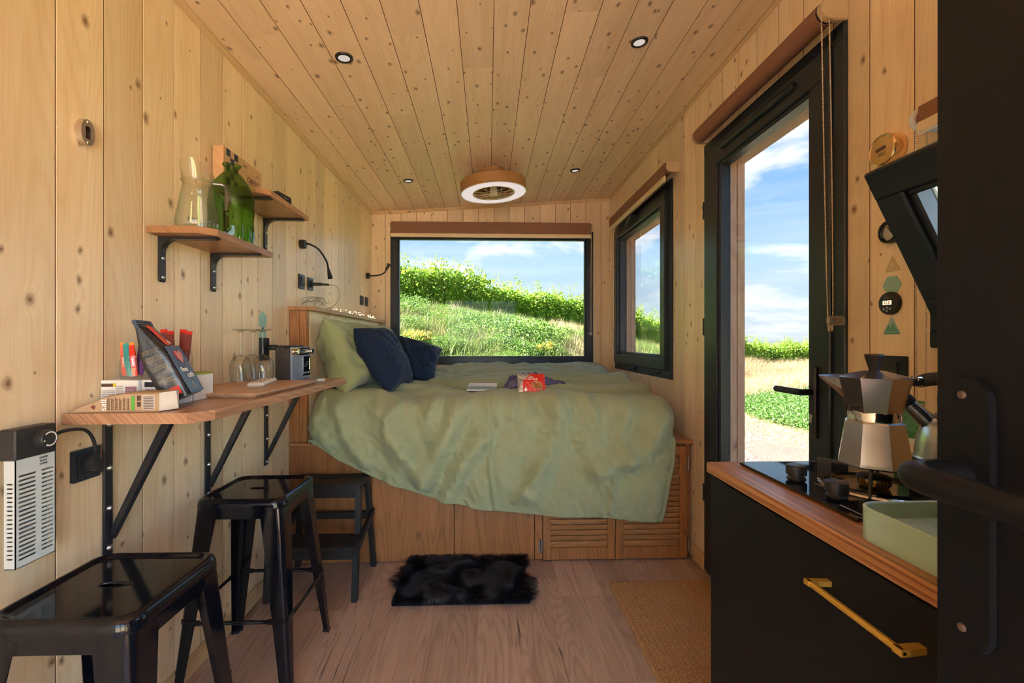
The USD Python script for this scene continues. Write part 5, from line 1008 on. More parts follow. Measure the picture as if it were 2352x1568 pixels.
path = numbered(rg, 'fur'); bc = UsdGeom.BasisCurves.Define(stage, path); bc.CreateTypeAttr('cubic'); bc.CreateBasisAttr('catmullRom'); bc.CreateWrapAttr('pinned'); PTS = np.stack(K, 1).reshape(-1, 3) - LOC[rg]
bc.CreatePointsAttr(Vt.Vec3fArray.FromNumpy(PTS.astype(np.float32))); bc.CreateCurveVertexCountsAttr(Vt.IntArray([4] * NF)); bc.CreateWidthsAttr(Vt.FloatArray.FromNumpy(np.tile([.0013, .0011, .0008, .0003], NF).astype(np.float32))); bc.SetWidthsInterpolation('vertex')
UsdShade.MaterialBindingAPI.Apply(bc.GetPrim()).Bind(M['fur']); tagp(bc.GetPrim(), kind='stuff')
mx0, mx1, my0, my1 = .610, 1.112, .98, 2.280; nx, ny = 110, 290
U, V = np.meshgrid(np.linspace(0, 1, nx), np.linspace(0, 1, ny), indexing='ij'); X_ = mx0 + (mx1 - mx0) * U; Y_ = my0 + (my1 - my0) * V; row = X_ / .0115; col = Y_ / .018 + .5 * np.floor(row); knot = np.abs(np.sin(PI * row)) ** .6 * (.45 + .55 * np.abs(np.sin(PI * col)) ** .7)
Z_ = .005 + .0095 * knot + .002 * meshkit.noise(np.stack([X_ * 160, Y_ * 160, X_ * 0], -1), 3); em = np.minimum(np.minimum(U, 1 - U) * (nx - 1), np.minimum(V, 1 - V) * (ny - 1)); Z_ = np.where(em < 1, .002, Z_); X_ = X_ + .0025 * (meshkit.noise(np.stack([Y_ * 90, U * 3, U * 0], -1), 2) - .5) * (em < 2)
MP = np.stack([X_, Y_, Z_], -1); mm = shell(MP, np.array([0, 0, 1.0]) * np.ones(MP.shape), .0014); mm = mm if mm.volume > 0 else (mm.invert() or mm)
single('coir_mat', mm, 'coir', 'large coarse brown coir door mat on the floor by the kitchen cabinet', 'door mat', smooth=True)
# ------------------------------------------------------------------ kitchen
ZC = .906
kc = thing('kitchen_cabinet', 'matt black kitchen base cabinet with a brass bar handle under the wooden worktop', 'cabinet', (.88, .87, 0))
part(kc, 'carcass', bx(.612, XR - .022, .545, 1.172, .06, ZC - .0275, .002), 'cabinet_black', smooth=False); part(kc, 'side_panel', bx(.600, XR - .022, 1.174, 1.192, .002, ZC - .0275, .001), 'cabinet_black', smooth=False); part(kc, 'plinth', bx(.65, XR - .03, .545, 1.172, .002, .06), 'cabinet_black', smooth=False)
dr = part(kc, 'drawer_front', bx(.591, .610, .548, 1.190, .075, .866, .0015), 'cabinet_black', smooth=False)
hx = part(dr, 'handle', cat(bx(.552, .561, .590, .778, .7985, .8075, .002), m3.Manifold.hull_points(np.array([(.5545 + a, .778 + b, .803 + c_) for a in (-.003, .005) for b in (-.012, 0) for c_ in (-.0045, .0045)] + [(.5915, .772 + b, .803 + c_) for b in (-.008, .003) for c_ in (-.0045, .0045)])), m3.Manifold.hull_points(np.array([(.5545 + a, .590 + b, .803 + c_) for a in (-.003, .005) for b in (0, .014) for c_ in (-.0045, .0045)] + [(.5915, .598 + b, .803 + c_) for b in (-.004, .008) for c_ in (-.0045, .0045)]))), 'gold_paint', 'brass-coloured bar handle')
wt = single('worktop', bx(.572, XR - .021, .546, 1.176, ZC - .027, ZC, .0025), 'counter_wood', 'oiled wooden kitchen worktop with a striped grain edge over the black cabinet', 'worktop', smooth=False)
hob = thing('gas_hob', 'black glass gas hob with two knobs and burners set on the worktop', 'hob', (.93, .96, ZC))
part(hob, 'glass', m3.Manifold.hull_points(np.array([(x + s * e, y + q * e, z) for x, s in ((.640, 1), (XR - .04, -1)) for y, q in ((.768, 1), (1.142, -1)) for z, e in ((ZC + .0008, .003), (ZC + .005, 0), (ZC + .0075, .002))])), 'black_glass', smooth=False)
ZH = ZC + .0075
for y in (1.000, .882): part(hob, 'knob', lathe([(0, .0305), (.017, .0305), (.0195, .029), (.0205, .026), (.0205, .010), (.018, .0085), (.015, .008), (.017, .0035), (.019, .002), (.019, .0002), (0, .0002)], 44, 'z', (.692, y, ZH)), 'black_plastic'); 
for y in (1.000, .882): part(hob, 'knob_mark', bx(.692, .710, y - .0007, y + .0007, ZH + .0304, ZH + .0308), 'ink_grey', smooth=False)
part(hob, 'print', mv(rot(lines(.05, .012, 2, 5, .3), [0, 0, 1], 90), (.712, .945, ZH)), 'ink_grey', smooth=False); part(hob, 'print', mv(rot(lines(.05, .006, 1, 15, .5), [0, 0, 1], 90), (.662, .81, ZH)), 'ink_grey', smooth=False)
def burner(x, y):
    part(hob, 'burner_dish', lathe([(0, .001), (.070, .001), (.076, .004), (.083, .0085), (.088, .007), (.092, .0005), (0, .0002)], 64, 'z', (x, y, ZH)), 'black_gloss'); part(hob, 'dish_ring', lathe([(.088, .0012), (.0925, .0040), (.096, .0032), (.099, .0004), (.088, .0004)], 64, 'z', (x, y, ZH)), 'chrome')
    bs = part(hob, 'burner', lathe([(.0, .004), (.026, .004), (.0285, .012), (.0275, .020), (.0, .020)], 48, 'z', (x, y, ZH)), 'brass'); part(bs, 'flame_port', cat([mv(rot(bx(.0262, .0288, -.0008, .0008, .008, .0195), [0, 0, 1], 15 * k), (x, y, ZH)) for k in range(24)]), 'black_plastic', smooth=False); part(bs, 'cap', lathe([(0, .0275), (.024, .0265), (.0305, .0235), (.0315, .021), (.030, .0202), (0, .0202)], 48, 'z', (x, y, ZH)), 'cast_iron')
    for k in range(4):
        a = math.radians(45 + 90 * k); d = np.array([math.cos(a), math.sin(a), 0]); n_ = np.array([-d[1], d[0], 0]); o = np.array([x, y, ZH])
        pr = [o + d * r_ + n_ * q + [0, 0, z] for q in (-.0022, .0022) for r_, z in ((.022, .038), (.088, .038), (.088, .001), (.080, .001), (.022, .033))]; part(hob, 'pan_support', m3.Manifold.hull_points(np.array([o + d * r_ + n_ * q + [0, 0, z] for q in (-.0022, .0022) for r_, z in ((.026, .0385), (.026, .046), (.100, .046), (.100, .0385))])) + m3.Manifold.hull_points(np.array([o + d * r_ + n_ * q + [0, 0, z] for q in (-.0022, .0022) for r_, z in ((.074, .001), (.074, .046), (.100, .046), (.100, .001))])), 'cast_iron', smooth=False)
BX1, BY1, BX2, BY2 = .815, .935, 1.025, .935
burner(BX1, BY1); burner(BX2, BY2)
# moka pot: eight-sided
ZM = ZH + .0465
mk = thing('moka_pot', 'eight-sided polished moka coffee pot with black handle and knob on the front burner', 'coffee pot', (BX1, BY1, ZM), rotz=-38)
def octa(prof, tw=22.5, n=8, chf=.0):
    S = []; prof = [(r * 1.10, h * .955) for r, h in prof]
    for r, h in prof: S.append([(r * math.cos(math.radians(tw + 45 * k)), r * math.sin(math.radians(tw + 45 * k)), h) for k in range(n)])
    S = np.array(S); m_, f = len(prof), []
    for i in range(m_ - 1):
        for j in range(n): p, q = i * n + j, i * n + (j + 1) % n; f += [(p, q, q + n), (p, q + n, p + n)]
    v = np.vstack([S.reshape(-1, 3), S[0].mean(0), S[-1].mean(0)]); f += [(m_ * n, (j + 1) % n, j) for j in range(n)] + [(m_ * n + 1, (m_ - 1) * n + j, (m_ - 1) * n + (j + 1) % n) for j in range(n)]
    return trimesh.Trimesh(v, f, process=False)
def sc(m): m = tm(m).copy(); m.apply_scale([1.10, 1.10, .955]); return m
part(mk, 'base', octa([(.0555, .0005), (.060, .004), (.0595, .010), (.0480, .096), (.0450, .099), (.042, .1005)]), 'aluminium', local=True, smooth=False); part(mk, 'collar', lathe([(0, .093), (.0445, .093), (.0455, .097), (.0455, .112), (.044, .116), (0, .116)], 48), 'chrome', local=True)
up = octa([(.042, .118), (.0435, .120), (.0585, .190), (.0590, .192)]); part(mk, 'upper_body', up, 'aluminium', local=True, smooth=False)
# the spout, a V-shaped beak on the side away from the handle
part(mk, 'spout', sc(m3.Manifold.hull_points(np.array([(-.050, -.022, .192), (-.050, .022, .192), (-.0865, -.004, .194), (-.0865, .004, .194), (-.0865, 0, .1905), (-.046, -.004, .145), (-.046, .004, .145), (-.0485, -.018, .165), (-.0485, .018, .165)]))), 'aluminium', local=True, smooth=False)
part(mk, 'lid', octa([(.0600, .192), (.0605, .1945), (.018, .2085), (.012, .2095)]), 'aluminium', local=True, smooth=False); part(mk, 'lid_beak', sc(m3.Manifold.hull_points(np.array([(-.052, -.020, .1925), (-.052, .020, .1925), (-.088, -.004, .1945), (-.088, .004, .1945), (-.05, 0, .200), (-.084, 0, .1965)]))), 'aluminium', local=True, smooth=False)
part(mk, 'knob', octa([(.0085, .208), (.0095, .214), (.0165, .242), (.0155, .245), (.010, .246)], n=8), 'black_plastic', local=True, smooth=False)
part(mk, 'hinge', sc(cat(bx(.052, .070, -.012, .012, .178, .199, .003), cyl((.066, -.014, .192), (.066, .014, .192), .0045))), 'chrome', local=True)
hp = spline([(.060, 0, .186), (.080, 0, .194), (.105, 0, .196), (.122, 0, .184), (.126, 0, .160), (.118, 0, .128), (.104, 0, .102)], 7); part(mk, 'handle', sc(tube(hp, np.interp(np.linspace(0, 1, len(hp)), [0, .12, .3, .7, 1], [.009, .011, .011, .0105, .0075]), 12, flat=1.25)), 'black_plastic', local=True)
part(mk, 'handle_tip', sc(m3.Manifold.hull_points(np.array([(x, y, z) for y in (-.009, .009) for x, z in ((.098, .100), (.110, .098), (.094, .110), (.086, .113))]))), 'black_plastic', local=True)
# the printed lettering sits on the face left of the front one
fa = math.radians(-112.5 - 22.5 + 22.5 - 22.5 ); fa = math.radians(-135)
def face(h): r = 1.10 * np.interp(h, [.120 * .955, .190 * .955], [.0435, .0585]) * math.cos(math.radians(22.5)); return r
nx_, ny_ = math.cos(fa), math.sin(fa); sl_ = 1.10 * (.0585 - .0435) * math.cos(math.radians(22.5)) / .067
FM = frame((nx_ * (face(.122) + .0004), ny_ * (face(.122) + .0004), .122), (-ny_, nx_, 0), np.array([nx_ * sl_, ny_ * sl_, 1]) / math.hypot(1, sl_))
part(mk, 'lettering', xf(text('BIALETTI', .0052, .0004, True, width=.019), FM), 'ink_black', local=True, smooth=False)
# kettle
kt = thing('kettle', 'shiny steel whistling kettle on the back burner, half hidden by the fridge', 'kettle', (BX2 - .0, BY2, ZM), rotz=0)
part(kt, 'body', lathe([(0, .0005), (.088, .0005), (.092, .003), (.093, .007), (.090, .012), (.087, .045), (.078, .075), (.062, .098), (.045, .109), (.040, .1125), (0, .113)], 64), 'steel', local=True)
part(kt, 'lid', lathe([(0, .119), (.030, .117), (.040, .112), (0, .111)], 40), 'steel', local=True); part(kt, 'lid_knob', lathe([(0, .140), (.010, .138), (.012, .130), (.006, .122), (.006, .116), (0, .116)], 24), 'black_plastic', local=True)
sp0, sp1 = np.array([-.052, .030, .078]), np.array([-.088, .052, .125]); part(kt, 'spout', cyl(sp0, sp1, .019, .0135, 28), 'steel', local=True); dd = (sp1 - sp0) / np.linalg.norm(sp1 - sp0); part(kt, 'whistle', cat(cyl(sp1 - dd * .004, sp1 + dd * .018, .0165, .0165, 24), mv(trimesh.creation.icosphere(2, .0165), sp1 + dd * .018)), 'black_plastic', local=True)
part(kt, 'handle', tube(spline([(-.055, .0, .098), (-.060, 0, .150), (-.030, 0, .185), (.030, 0, .185), (.060, 0, .150), (.055, 0, .098)], 8), .0085, 12), 'black_plastic', local=True); part(kt, 'handle_lug', bx(-.062, -.050, -.012, .012, .088, .112, .003), 'steel', local=True)
# tray
tr = thing('drying_tray', 'sage green rounded plastic tray with slots on the worktop in front of the hob', 'tray', (.78, .63, ZC))
po = rrect(.597, .95, .556, .728, .034, 10); pi_ = po.buffer(-.0055)
part(tr, 'wall', cat(extr(po.difference(pi_), .050, ZC + .0006), tube(np.c_[np.array(po.buffer(-.00275).exterior.coords)[:-1], np.full(len(po.buffer(-.00275).exterior.coords) - 1, ZC + .0500)], .0030, 8, closed=True)), 'sage_plastic')
fl_ = pi_
for k in range(7): fl_ = fl_.difference(rrect(.66 + .036 * k, .664 + .036 * k, .600, .690, .002, 3))
part(tr, 'floor', extr(fl_, .004, ZC + .022), 'sage_plastic', smooth=False); part(tr, 'base', extr(pi_, .003, ZC + .001), 'sage_plastic', smooth=False)
# black fridge with a rail
FXX = .520
fg = thing('fridge', 'tall matt black fridge cabinet at the right edge with a bar handle', 'fridge', (.83, .22, 0))
part(fg, 'door', bx(FXX, FXX + .045, -.07, .513, .04, 1.97, .003), 'fridge_black', smooth=False); part(fg, 'cabinet', bx(FXX + .048, XR - .03, -.07, .511, .004, 1.97, .003), 'fridge_black', smooth=False)
hp_ = Polygon([(.475 + .027 * math.cos(t), 1.155 + .027 * math.sin(t)) for t in np.linspace(0, PI, 20)] + [(.475 + .027 * math.cos(t), .915 + .027 * math.sin(t)) for t in np.linspace(PI, 2 * PI, 20)])
han = part(fg, 'handle', xf(extr(Polygon([(-x, y) for x, y in hp_.exterior.coords]), .008), on_right(0, 0, FXX - .0005)), 'fridge_black', smooth=False)
br = spline([(FXX - .004, .475, 1.079), (FXX - .050, .475, 1.079), (FXX - .068, .467, 1.079), (FXX - .0755, .440, 1.079), (FXX - .0755, .36, 1.079), (FXX - .0755, .02, 1.079), (FXX - .0755, -.02, 1.079)], 6); part(han, 'bar', tube(br, .0145, 20), 'fridge_black')
for z in (1.163, .912): part(han, 'screw', lathe([(0, .0025), (.003, .0025), (.0042, .0012), (.0045, 0), (0, 0)], 18, '-x', (FXX - .0085, .475, z)), 'bread_brown')
# ------------------------------------------------------------------ things on the right wall
go = thing('wall_disc', 'polished gold round cup-shaped fitting with a dark emblem high on the right wall', 'wall ornament', (XR, 1.264, 1.768))
GD = trimesh.transformations.rotation_matrix(math.radians(0), [0, 0, 1])
part(go, 'cup', lathe([(0, .036), (.040, .036), (.0445, .034), (.046, .029), (.0455, .004), (.043, .0005), (0, .0005)], 56, '-x', (XR - .0006, 1.264, 1.768)), 'gold'); part(go, 'rim', lathe([(.038, .0362), (.0405, .0378), (.0435, .0366), (.0445, .0345)], 56, '-x', (XR - .0006, 1.264, 1.768)), 'gold')
part(go, 'emblem', xf(cat(rot(extr(Polygon([(.017 * math.cos(t), .0028 * math.sin(t)) for t in np.linspace(0, 6.28, 24)]), .001), [0, 0, 1], 6), *[mv(extr(Polygon([(.0042 * math.cos(t), .0048 * math.sin(t)) for t in np.linspace(0, 6.28, 14)]), .0012), (q, .1 * q, 0)) for q in (-.012, -.004, .004, .011)]), on_right(1.266, 1.772, XR - .0368)), 'bread_brown', smooth=False); part(go, 'small_print', xf(lines(.026, .012, 4, 3, .3), on_right(1.262, 1.756, XR - .0368)), 'bread_brown', smooth=False)
gg = thing('wall_gauge', 'round glass-fronted gauge with dark rim half behind the tilted kitchen window', 'gauge', (XR, 1.264, 1.535))
part(gg, 'case', lathe([(.026, .020), (.029, .022), (.0325, .018), (.033, .0005), (0, .0005), (0, .006), (.026, .006)], 48, '-x', (XR - .0006, 1.264, 1.535)), 'black_metal'); part(gg, 'dial', lathe([(0, .008), (.0262, .008), (.0262, .006), (0, .006)], 40, '-x', (XR - .0006, 1.264, 1.535)), 'cream'); part(gg, 'lens', lathe([(0, .026), (.014, .0245), (.0262, .019), (.0262, .0175), (0, .0245)], 40, '-x', (XR - .0006, 1.264, 1.535)), 'clear_pane'); part(gg, 'needle', xf(rot(bx(-.001, .001, -.004, .020, 0, .0008), [0, 0, 1], 35), on_right(1.264, 1.535, XR - .0090)), 'ink_black', smooth=False)
tri = Polygon([(-.026, -.018), (.026, -.018), (.0, .028)])
s1 = thing('sticker', 'amber brown triangle sticker with drop shape above the green hexagon on the right wall', 'sticker', (XR, 1.268, 1.437)); part(s1, 'sheet', xf(extr(tri, .0008), on_right(1.268, 1.440, XR - .0005)), 'amber_sticker', smooth=False); part(s1, 'print', xf(cat(lines(.03, .008, 2, 4, .3), mv(extr(Polygon([(-.006, 0), (0, .012), (.006, 0), (0, -.005)]), .0004), (0, .010, 0))), on_right(1.268, 1.430, XR - .0013)), 'cream', smooth=False)
s2 = thing('sticker', 'pale green hexagon sticker on the right wall above the round black controller', 'sticker', (XR, 1.269, 1.385)); part(s2, 'sheet', xf(extr(Polygon([(.031 * math.cos(t), .029 * math.sin(t)) for t in np.linspace(0, 2 * PI, 7)]), .0008), on_right(1.269, 1.383, XR - .0005)), 'mint', smooth=False); part(s2, 'print', xf(lines(.034, .024, 4, 5, .25), on_right(1.269, 1.384, XR - .0013)), 'ink_pale', smooth=False)
ct = thing('controller', 'round black control unit with a small orange display on the right wall', 'controller', (XR, 1.270, 1.331))
part(ct, 'body', lathe([(0, .014), (.026, .014), (.031, .012), (.033, .007), (.033, .0005), (0, .0005)], 48, '-x', (XR - .0006, 1.270, 1.331)), 'black_plastic'); part(ct, 'display', xf(extr(sbox(-.014, -.0055, .014, .0065), .0008), on_right(1.270, 1.332, XR - .0146)), 'display', smooth=False); part(ct, 'digits', xf(text('12.8', .0075, .0004, True, width=.019), on_right(1.270, 1.3325, XR - .0156)), 'bread_brown', smooth=False)
for q, w_ in ((-.010, 0), (0, .004), (0, -.005), (.010, 0)): part(ct, 'button', lathe([(0, .0015), (.0032, .0015), (.0036, 0), (0, 0)], 16, '-x', (XR - .0146, 1.270 + q, 1.3145 + w_)), 'zinc')
part(ct, 'print', xf(lines(.022, .006, 2, 4, .35), on_right(1.270, 1.346, XR - .0146)), 'ink_grey', smooth=False)
s3 = thing('sticker', 'green triangle sticker with a mountain print below the round black controller', 'sticker', (XR, 1.270, 1.262)); part(s3, 'sheet', xf(extr(Polygon([(-.025, -.022), (.025, -.022), (.025, -.016), (.002, .026), (-.002, .026), (-.025, -.016)]), .0008), on_right(1.270, 1.264, XR - .0005)), 'mint', smooth=False); part(s3, 'print', xf(extr(Polygon([(-.022, -.015), (-.010, .004), (-.004, -.003), (.004, .010), (.021, -.015)]), .0005), on_right(1.270, 1.264, XR - .0013)), 'mint_dark', smooth=False); part(s3, 'strip', xf(extr(sbox(-.025, -.022, .025, -.0165), .0005), on_right(1.270, 1.264, XR - .0013)), 'mint_dark', smooth=False)
plate('light_switch', 1.268, 1.140, .100, .080, 'switch', 'black double light switch on the right wall behind the moka pot', side='right', rocker=True)
cdp = thing('info_card', 'green printed information card on the right wall behind the kettle', 'card', (XR, 1.215, 1.0)); part(cdp, 'card', bx(XR - .0015, XR - .0005, 1.172, 1.262, .938, 1.062), 'green_card', smooth=False); part(cdp, 'white_foot', bx(XR - .0018, XR - .0008, 1.172, 1.262, .938, .956), 'white_paper', smooth=False); part(cdp, 'print', xf(lines(.07, .05, 8, 12, .25), on_right(1.217, 1.000, XR - .0015)), 'mint', smooth=False); part(cdp, 'picture', xf(cat(extr(Polygon([(-.014, -.004), (-.006, .006), (.004, .004), (.014, .007), (.010, -.004), (0, -.007)]), .0005)), on_right(1.213, 1.036, XR - .0015)), 'bread_brown', smooth=False)
# ------------------------------------------------------------------ outside: bank, vines, grasses
def hedge_y(x): return 14.6 + .6 * x
def hedge_z(x): return np.interp(x, [-30, -12, -2.5, 3.6, 13.7, 40], [4.2, 3.2, 2.13, 1.50, -.05, -.3])
def terrain(x, y):
    x, y = np.asarray(x, float), np.asarray(y, float); s = (hedge_y(x) - y) / 1.166
    W = np.interp(x, [-20, 1.0, 5.0, 9.0], [10.5, 10.5, 6.0, 2.6]); t = np.clip(s / W, 0, 1)
    zh = hedge_z(x); z = -.5 + (zh + .5) * (1 - t ** np.interp(x, [0, 8], [2.2, 1.6])) + np.where(s < 0, .02 * np.minimum(-s, 40), 0)
    near = np.clip((np.maximum(np.maximum(-2.2 - x, x - 2.2), y - 5.0) + 0.0) / 1.0, 0, 1)
    return -.55 + (z + .55) * near
gx = np.unique(np.r_[np.linspace(-60, -8, 14), np.linspace(-8, 24, 81), np.linspace(24, 90, 14)]); gy = np.unique(np.r_[np.linspace(-40, -2, 10), np.linspace(-2, 34, 91), np.linspace(34, 140, 14)])
GX, GY = np.meshgrid(gx, gy, indexing='ij'); GZ = terrain(GX, GY) + .10 * (meshkit.fbm(np.stack([GX * .9, GY * .9, GX * 0], -1), 3, 5) - .5) * ((GX > 2.6) | (GY > 5.4) | (GX < -2.6))
single('ground', grid_mesh(np.stack([GX, GY, GZ], -1)), 'ground', None, None, kind='structure', smooth=True)
nr = np.random.default_rng(11)
def leaves(pos, size, nrm=None, fold=.35, aspect=.85, lobes=True):
    """folded leaf blades at the points, each of a few triangles"""
    n = len(pos); size = np.broadcast_to(size, n)
    d = nr.normal(size=(n, 3)); d[:, 2] -= .35; d /= np.linalg.norm(d, axis=1, keepdims=True)
    up = nr.normal(size=(n, 3)) * .7 + (np.array([0, 0, 1.0]) if nrm is None else nrm); w = np.cross(d, up); w /= np.maximum(np.linalg.norm(w, axis=1, keepdims=True), 1e-9); h = np.cross(w, d)
    sh = [(0, 0, 0), (.30, .42, 1), (.62, .50, 1), (1.0, 0, 0), (.62, -.50, 1), (.30, -.42, 1)] if lobes else [(0, 0, 0), (.45, .30, 1), (1, 0, 0), (.45, -.30, 1)]
    V = np.stack([pos + size[:, None] * (a * d + aspect * b * w + (fold * abs(b)) * h) for a, b, c_ in sh], 1)
    k = len(sh); F = [(0, i, i + 1) for i in range(1, k - 1)] if not lobes else [(0, 1, 2), (0, 2, 3), (0, 3, 4), (0, 4, 5)]
    f = (np.arange(n)[:, None, None] * k + np.array(F)[None]).reshape(-1, 3)
    return trimesh.Trimesh(V.reshape(-1, 3), f, process=False)
def vine(seed, w=1.15, h=1.45, n=1700):
    global nr
    nr = np.random.default_rng(seed)
    P = np.stack([nr.uniform(-w / 2, w / 2, n), nr.normal(0, .17, n), h * (.06 + .80 * nr.beta(1.5, 1.15, n))], 1); stems = []; extra = []
    for k in range(9):
        x0 = nr.uniform(-w / 2, w / 2); top = h * nr.uniform(.90, 1.22); y0 = nr.normal(0, .1); lean = nr.normal(0, .14, 2)
        S = spline([(x0, y0, h * .5), (x0 + lean[0] * .4, y0 + lean[1] * .4, h * .8), (x0 + lean[0], y0 + lean[1], top)], 6); stems.append(tube(S, np.linspace(.006, .0025, len(S)), 4))
        for q in range(34): i = nr.integers(3, len(S)); extra.append(S[i] + nr.normal(0, .035 + .05 * (1 - i / len(S)), 3))
    P = np.vstack([P, extra]); size = np.r_[nr.uniform(.055, .115, n), nr.uniform(.03, .075, len(extra))]
    return leaves(P, size), cat(stems + [tube([(0, 0, -.1), (.03, .02, .4), (-.02, 0, .8)], [.035, .03, .02], 6)])
protos = []
for k in range(5):
    fo, st = vine(100 + k)
    p = thing('grapevine', 'leafy green grapevine in the long vine row along the top of the grassy bank', 'grapevine', group='grapevines of the row on the bank')
    part(p, 'foliage', fo, 'vine_leaf', smooth=False, local=True); part(p, 'stem', st, 'bread_brown', local=True)
    protos.append(p)
def move(path, loc, rz, scale):
    x = UsdGeom.Xform(stage.GetPrimAtPath(path)); x.ClearXformOpOrder(); x.MakeMatrixXform().Set(Gf.Matrix4d(*matrix(loc, rz, scale).T.ravel().tolist()))
k = 0
for row, (dx, step) in enumerate(((0, .86), (1.7, 1.05))):
    x = -5.5
    while x < (26 if row == 0 else 12):
        y = hedge_y(x) + dx; z = float(terrain(x, y)) - .04; args = ((x, y + rng.uniform(-.15, .15), z), 31 + rng.uniform(-12, 12) + rng.choice((0, 180)), (1, rng.uniform(.9, 1.2), rng.uniform(.88, 1.16) * (1.0 if x < 6 else .95)))
        if row == 0 and k < 5: move(protos[k], *args)
        else: copy(protos[rng.randrange(5)], *args)
        k += 1; x += step * rng.uniform(.85, 1.15)
# brambles on the bank
def bush(seed, n, r, hgt, size, lobes=True):
    global nr
    nr = np.random.default_rng(seed); u = nr.normal(size=(n, 3)); u /= np.linalg.norm(u, axis=1, keepdims=True); rad = nr.uniform(.55, 1, n) ** .5
    P = u * rad[:, None] * [r, r, hgt]; P[:, 2] = np.abs(P[:, 2]); P += .10 * r * nr.normal(size=P.shape)
    return leaves(P, nr.uniform(.6, 1.25, n) * size, nrm=u)
bp = []
for k in range(3):
    p = thing('bramble_bush', 'rounded green bramble bush growing on the grassy bank below the vines', 'bush', group='bramble bushes on the bank')
    part(p, 'foliage', bush(40 + k, 1500, .62, .50, .052), 'bramble_leaf', smooth=False, local=True); part(p, 'stem', cat([tube([(0, 0, -.1), (.2 * math.cos(a), .2 * math.sin(a), .25), (.45 * math.cos(a), .45 * math.sin(a), .3)], .006, 4) for a in (0, 1.3, 2.5, 3.8, 5.1)]), 'bread_brown', local=True)
    bp.append(p)
spots = [(-1.5, 8.6, .8), (-.35, 8.9, .75), (.45, 7.9, .95), (.85, 8.5, 1.0), (.35, 9.2, .8), (-1.6, 9.9, .7), (.95, 7.5, .6), (-.45, 7.6, .6), (-.95, 8.1, .55), (-2.2, 10.4, .8), (3.4, 12.2, .8), (-2.1, 8.9, .7), (5.6, 13.4, 1.0), (.15, 7.3, .55), (-1.9, 8.2, .6), (-1.3, 7.3, .55), (-.7, 9.8, .6), (-.1, 8.2, .7), (.05, 9.9, .6), (1.3, 9.4, .7), (-.6, 6.8, .5), (.5, 7.2, .6), (1.0, 6.9, .5), (-1.0, 10.8, .6), (1.7, 10.4, .7), (-2.4, 9.6, .7), (.3, 6.7, .45), (2.3, 11.0, .7)]
for i, (x, y, s) in enumerate(spots):
    a = ((x, y, float(terrain(x, y)) + .02), rng.uniform(0, 360), (s * rng.uniform(.9, 1.1), s, s * rng.uniform(.7, .95)))
    if i < 3: move(bp[i], *a)
    else: copy(bp[rng.randrange(3)], *a)
# yellow flowering plants
def flowers(seed, n, w, h):
    global nr
    nr = np.random.default_rng(seed); P = np.stack([nr.normal(0, w * .42, n), nr.normal(0, w * .42, n), nr.uniform(.45, 1, n) * h], 1); Q = np.stack([nr.normal(0, w * .4, n), nr.normal(0, w * .4, n), nr.uniform(0, .7, n) * h], 1)
    return leaves(P, nr.uniform(.03, .05, n), lobes=False), leaves(Q, nr.uniform(.04, .07, n), lobes=False)
for i, (x, y, w, h, lab) in enumerate(((-1.0, 6.35, .22, .22, 'clump of orange-yellow flowers low on the bank beside the navy cushions'), (.80, 7.2, .11, .24, 'slender yellow flowering plant near the bottom of the picture window, left of its pair'), (.98, 7.25, .11, .32, 'taller slender yellow flowering plant near the window bottom, right of its pair'))):
    fl, lf = flowers(70 + i, 420 if i == 0 else 170, w, h); z = float(terrain(x, y)) + (.06 if i == 0 else .04)
    p = thing('yellow_flower', lab, 'flowers', (x, y, z)); part(p, 'blossom', fl, 'yellow_flower', smooth=False, local=True); part(p, 'leaves', lf, 'bramble_leaf', smooth=False, local=True); part(p, 'stem', cat([tube([(w * .3 * math.cos(a), w * .3 * math.sin(a), -.25), (w * .3 * math.cos(a), w * .3 * math.sin(a), h * .7)], .004, 4) for a in (0, 2.1, 4.2)]), 'bramble_leaf', local=True)
# grasses: uncountable, scattered blades in tufts
def tuft(seed, n, h, spread, width, curve):
    r = np.random.default_rng(seed); ms_v, ms_f = [], []
    for i in range(n):
        a = r.uniform(0, 2 * PI); b = np.array([r.normal(0, spread), r.normal(0, spread), -.03]); L = h * r.uniform(.5, 1.1); out = np.array([math.cos(a), math.sin(a), 0]) * curve * L * r.uniform(.3, 1.3); side = np.array([-math.sin(a), math.cos(a), 0]) * width
        m1 = b + [0, 0, L * .55] + out * .25; tip = b + [0, 0, L * r.uniform(.8, 1.0)] + out; o = len(ms_v)
        ms_v += [b - side, b + side, m1 - side * .8, m1 + side * .8, tip]; ms_f += [(o, o + 1, o + 3), (o, o + 3, o + 2), (o + 2, o + 3, o + 4)]
    return trimesh.Trimesh(np.array(ms_v), np.array(ms_f), process=False)
def scatter(name, protos, pts, label, cat_, smin, smax, seed):
    r = np.random.default_rng(seed); path = numbered('/World', name); pi = UsdGeom.PointInstancer.Define(stage, path)
    for i, (m, mt) in enumerate(protos): usdkit.mesh(stage, f'{path}/blades_{i + 1:03d}', m, M[mt])
    pi.CreatePrototypesRel().SetTargets([Sdf.Path(f'{path}/blades_{i + 1:03d}') for i in range(len(protos))])
    n = len(pts); pi.CreateProtoIndicesAttr(Vt.IntArray(r.integers(0, len(protos), n).tolist()))
    pi.CreatePositionsAttr(Vt.Vec3fArray.FromNumpy(np.asarray(pts, np.float32)))
    a = r.uniform(0, PI, n); q = [Gf.Quath(float(math.cos(t)), 0, 0, float(math.sin(t))) for t in a]; pi.CreateOrientationsAttr(Vt.QuathArray(q))
    s = r.uniform(smin, smax, n); pi.CreateScalesAttr(Vt.Vec3fArray.FromNumpy(np.stack([s, s, s * r.uniform(.8, 1.2, n)], 1).astype(np.float32)))
    tagp(pi.GetPrim(), label, cat_, None, 'stuff')
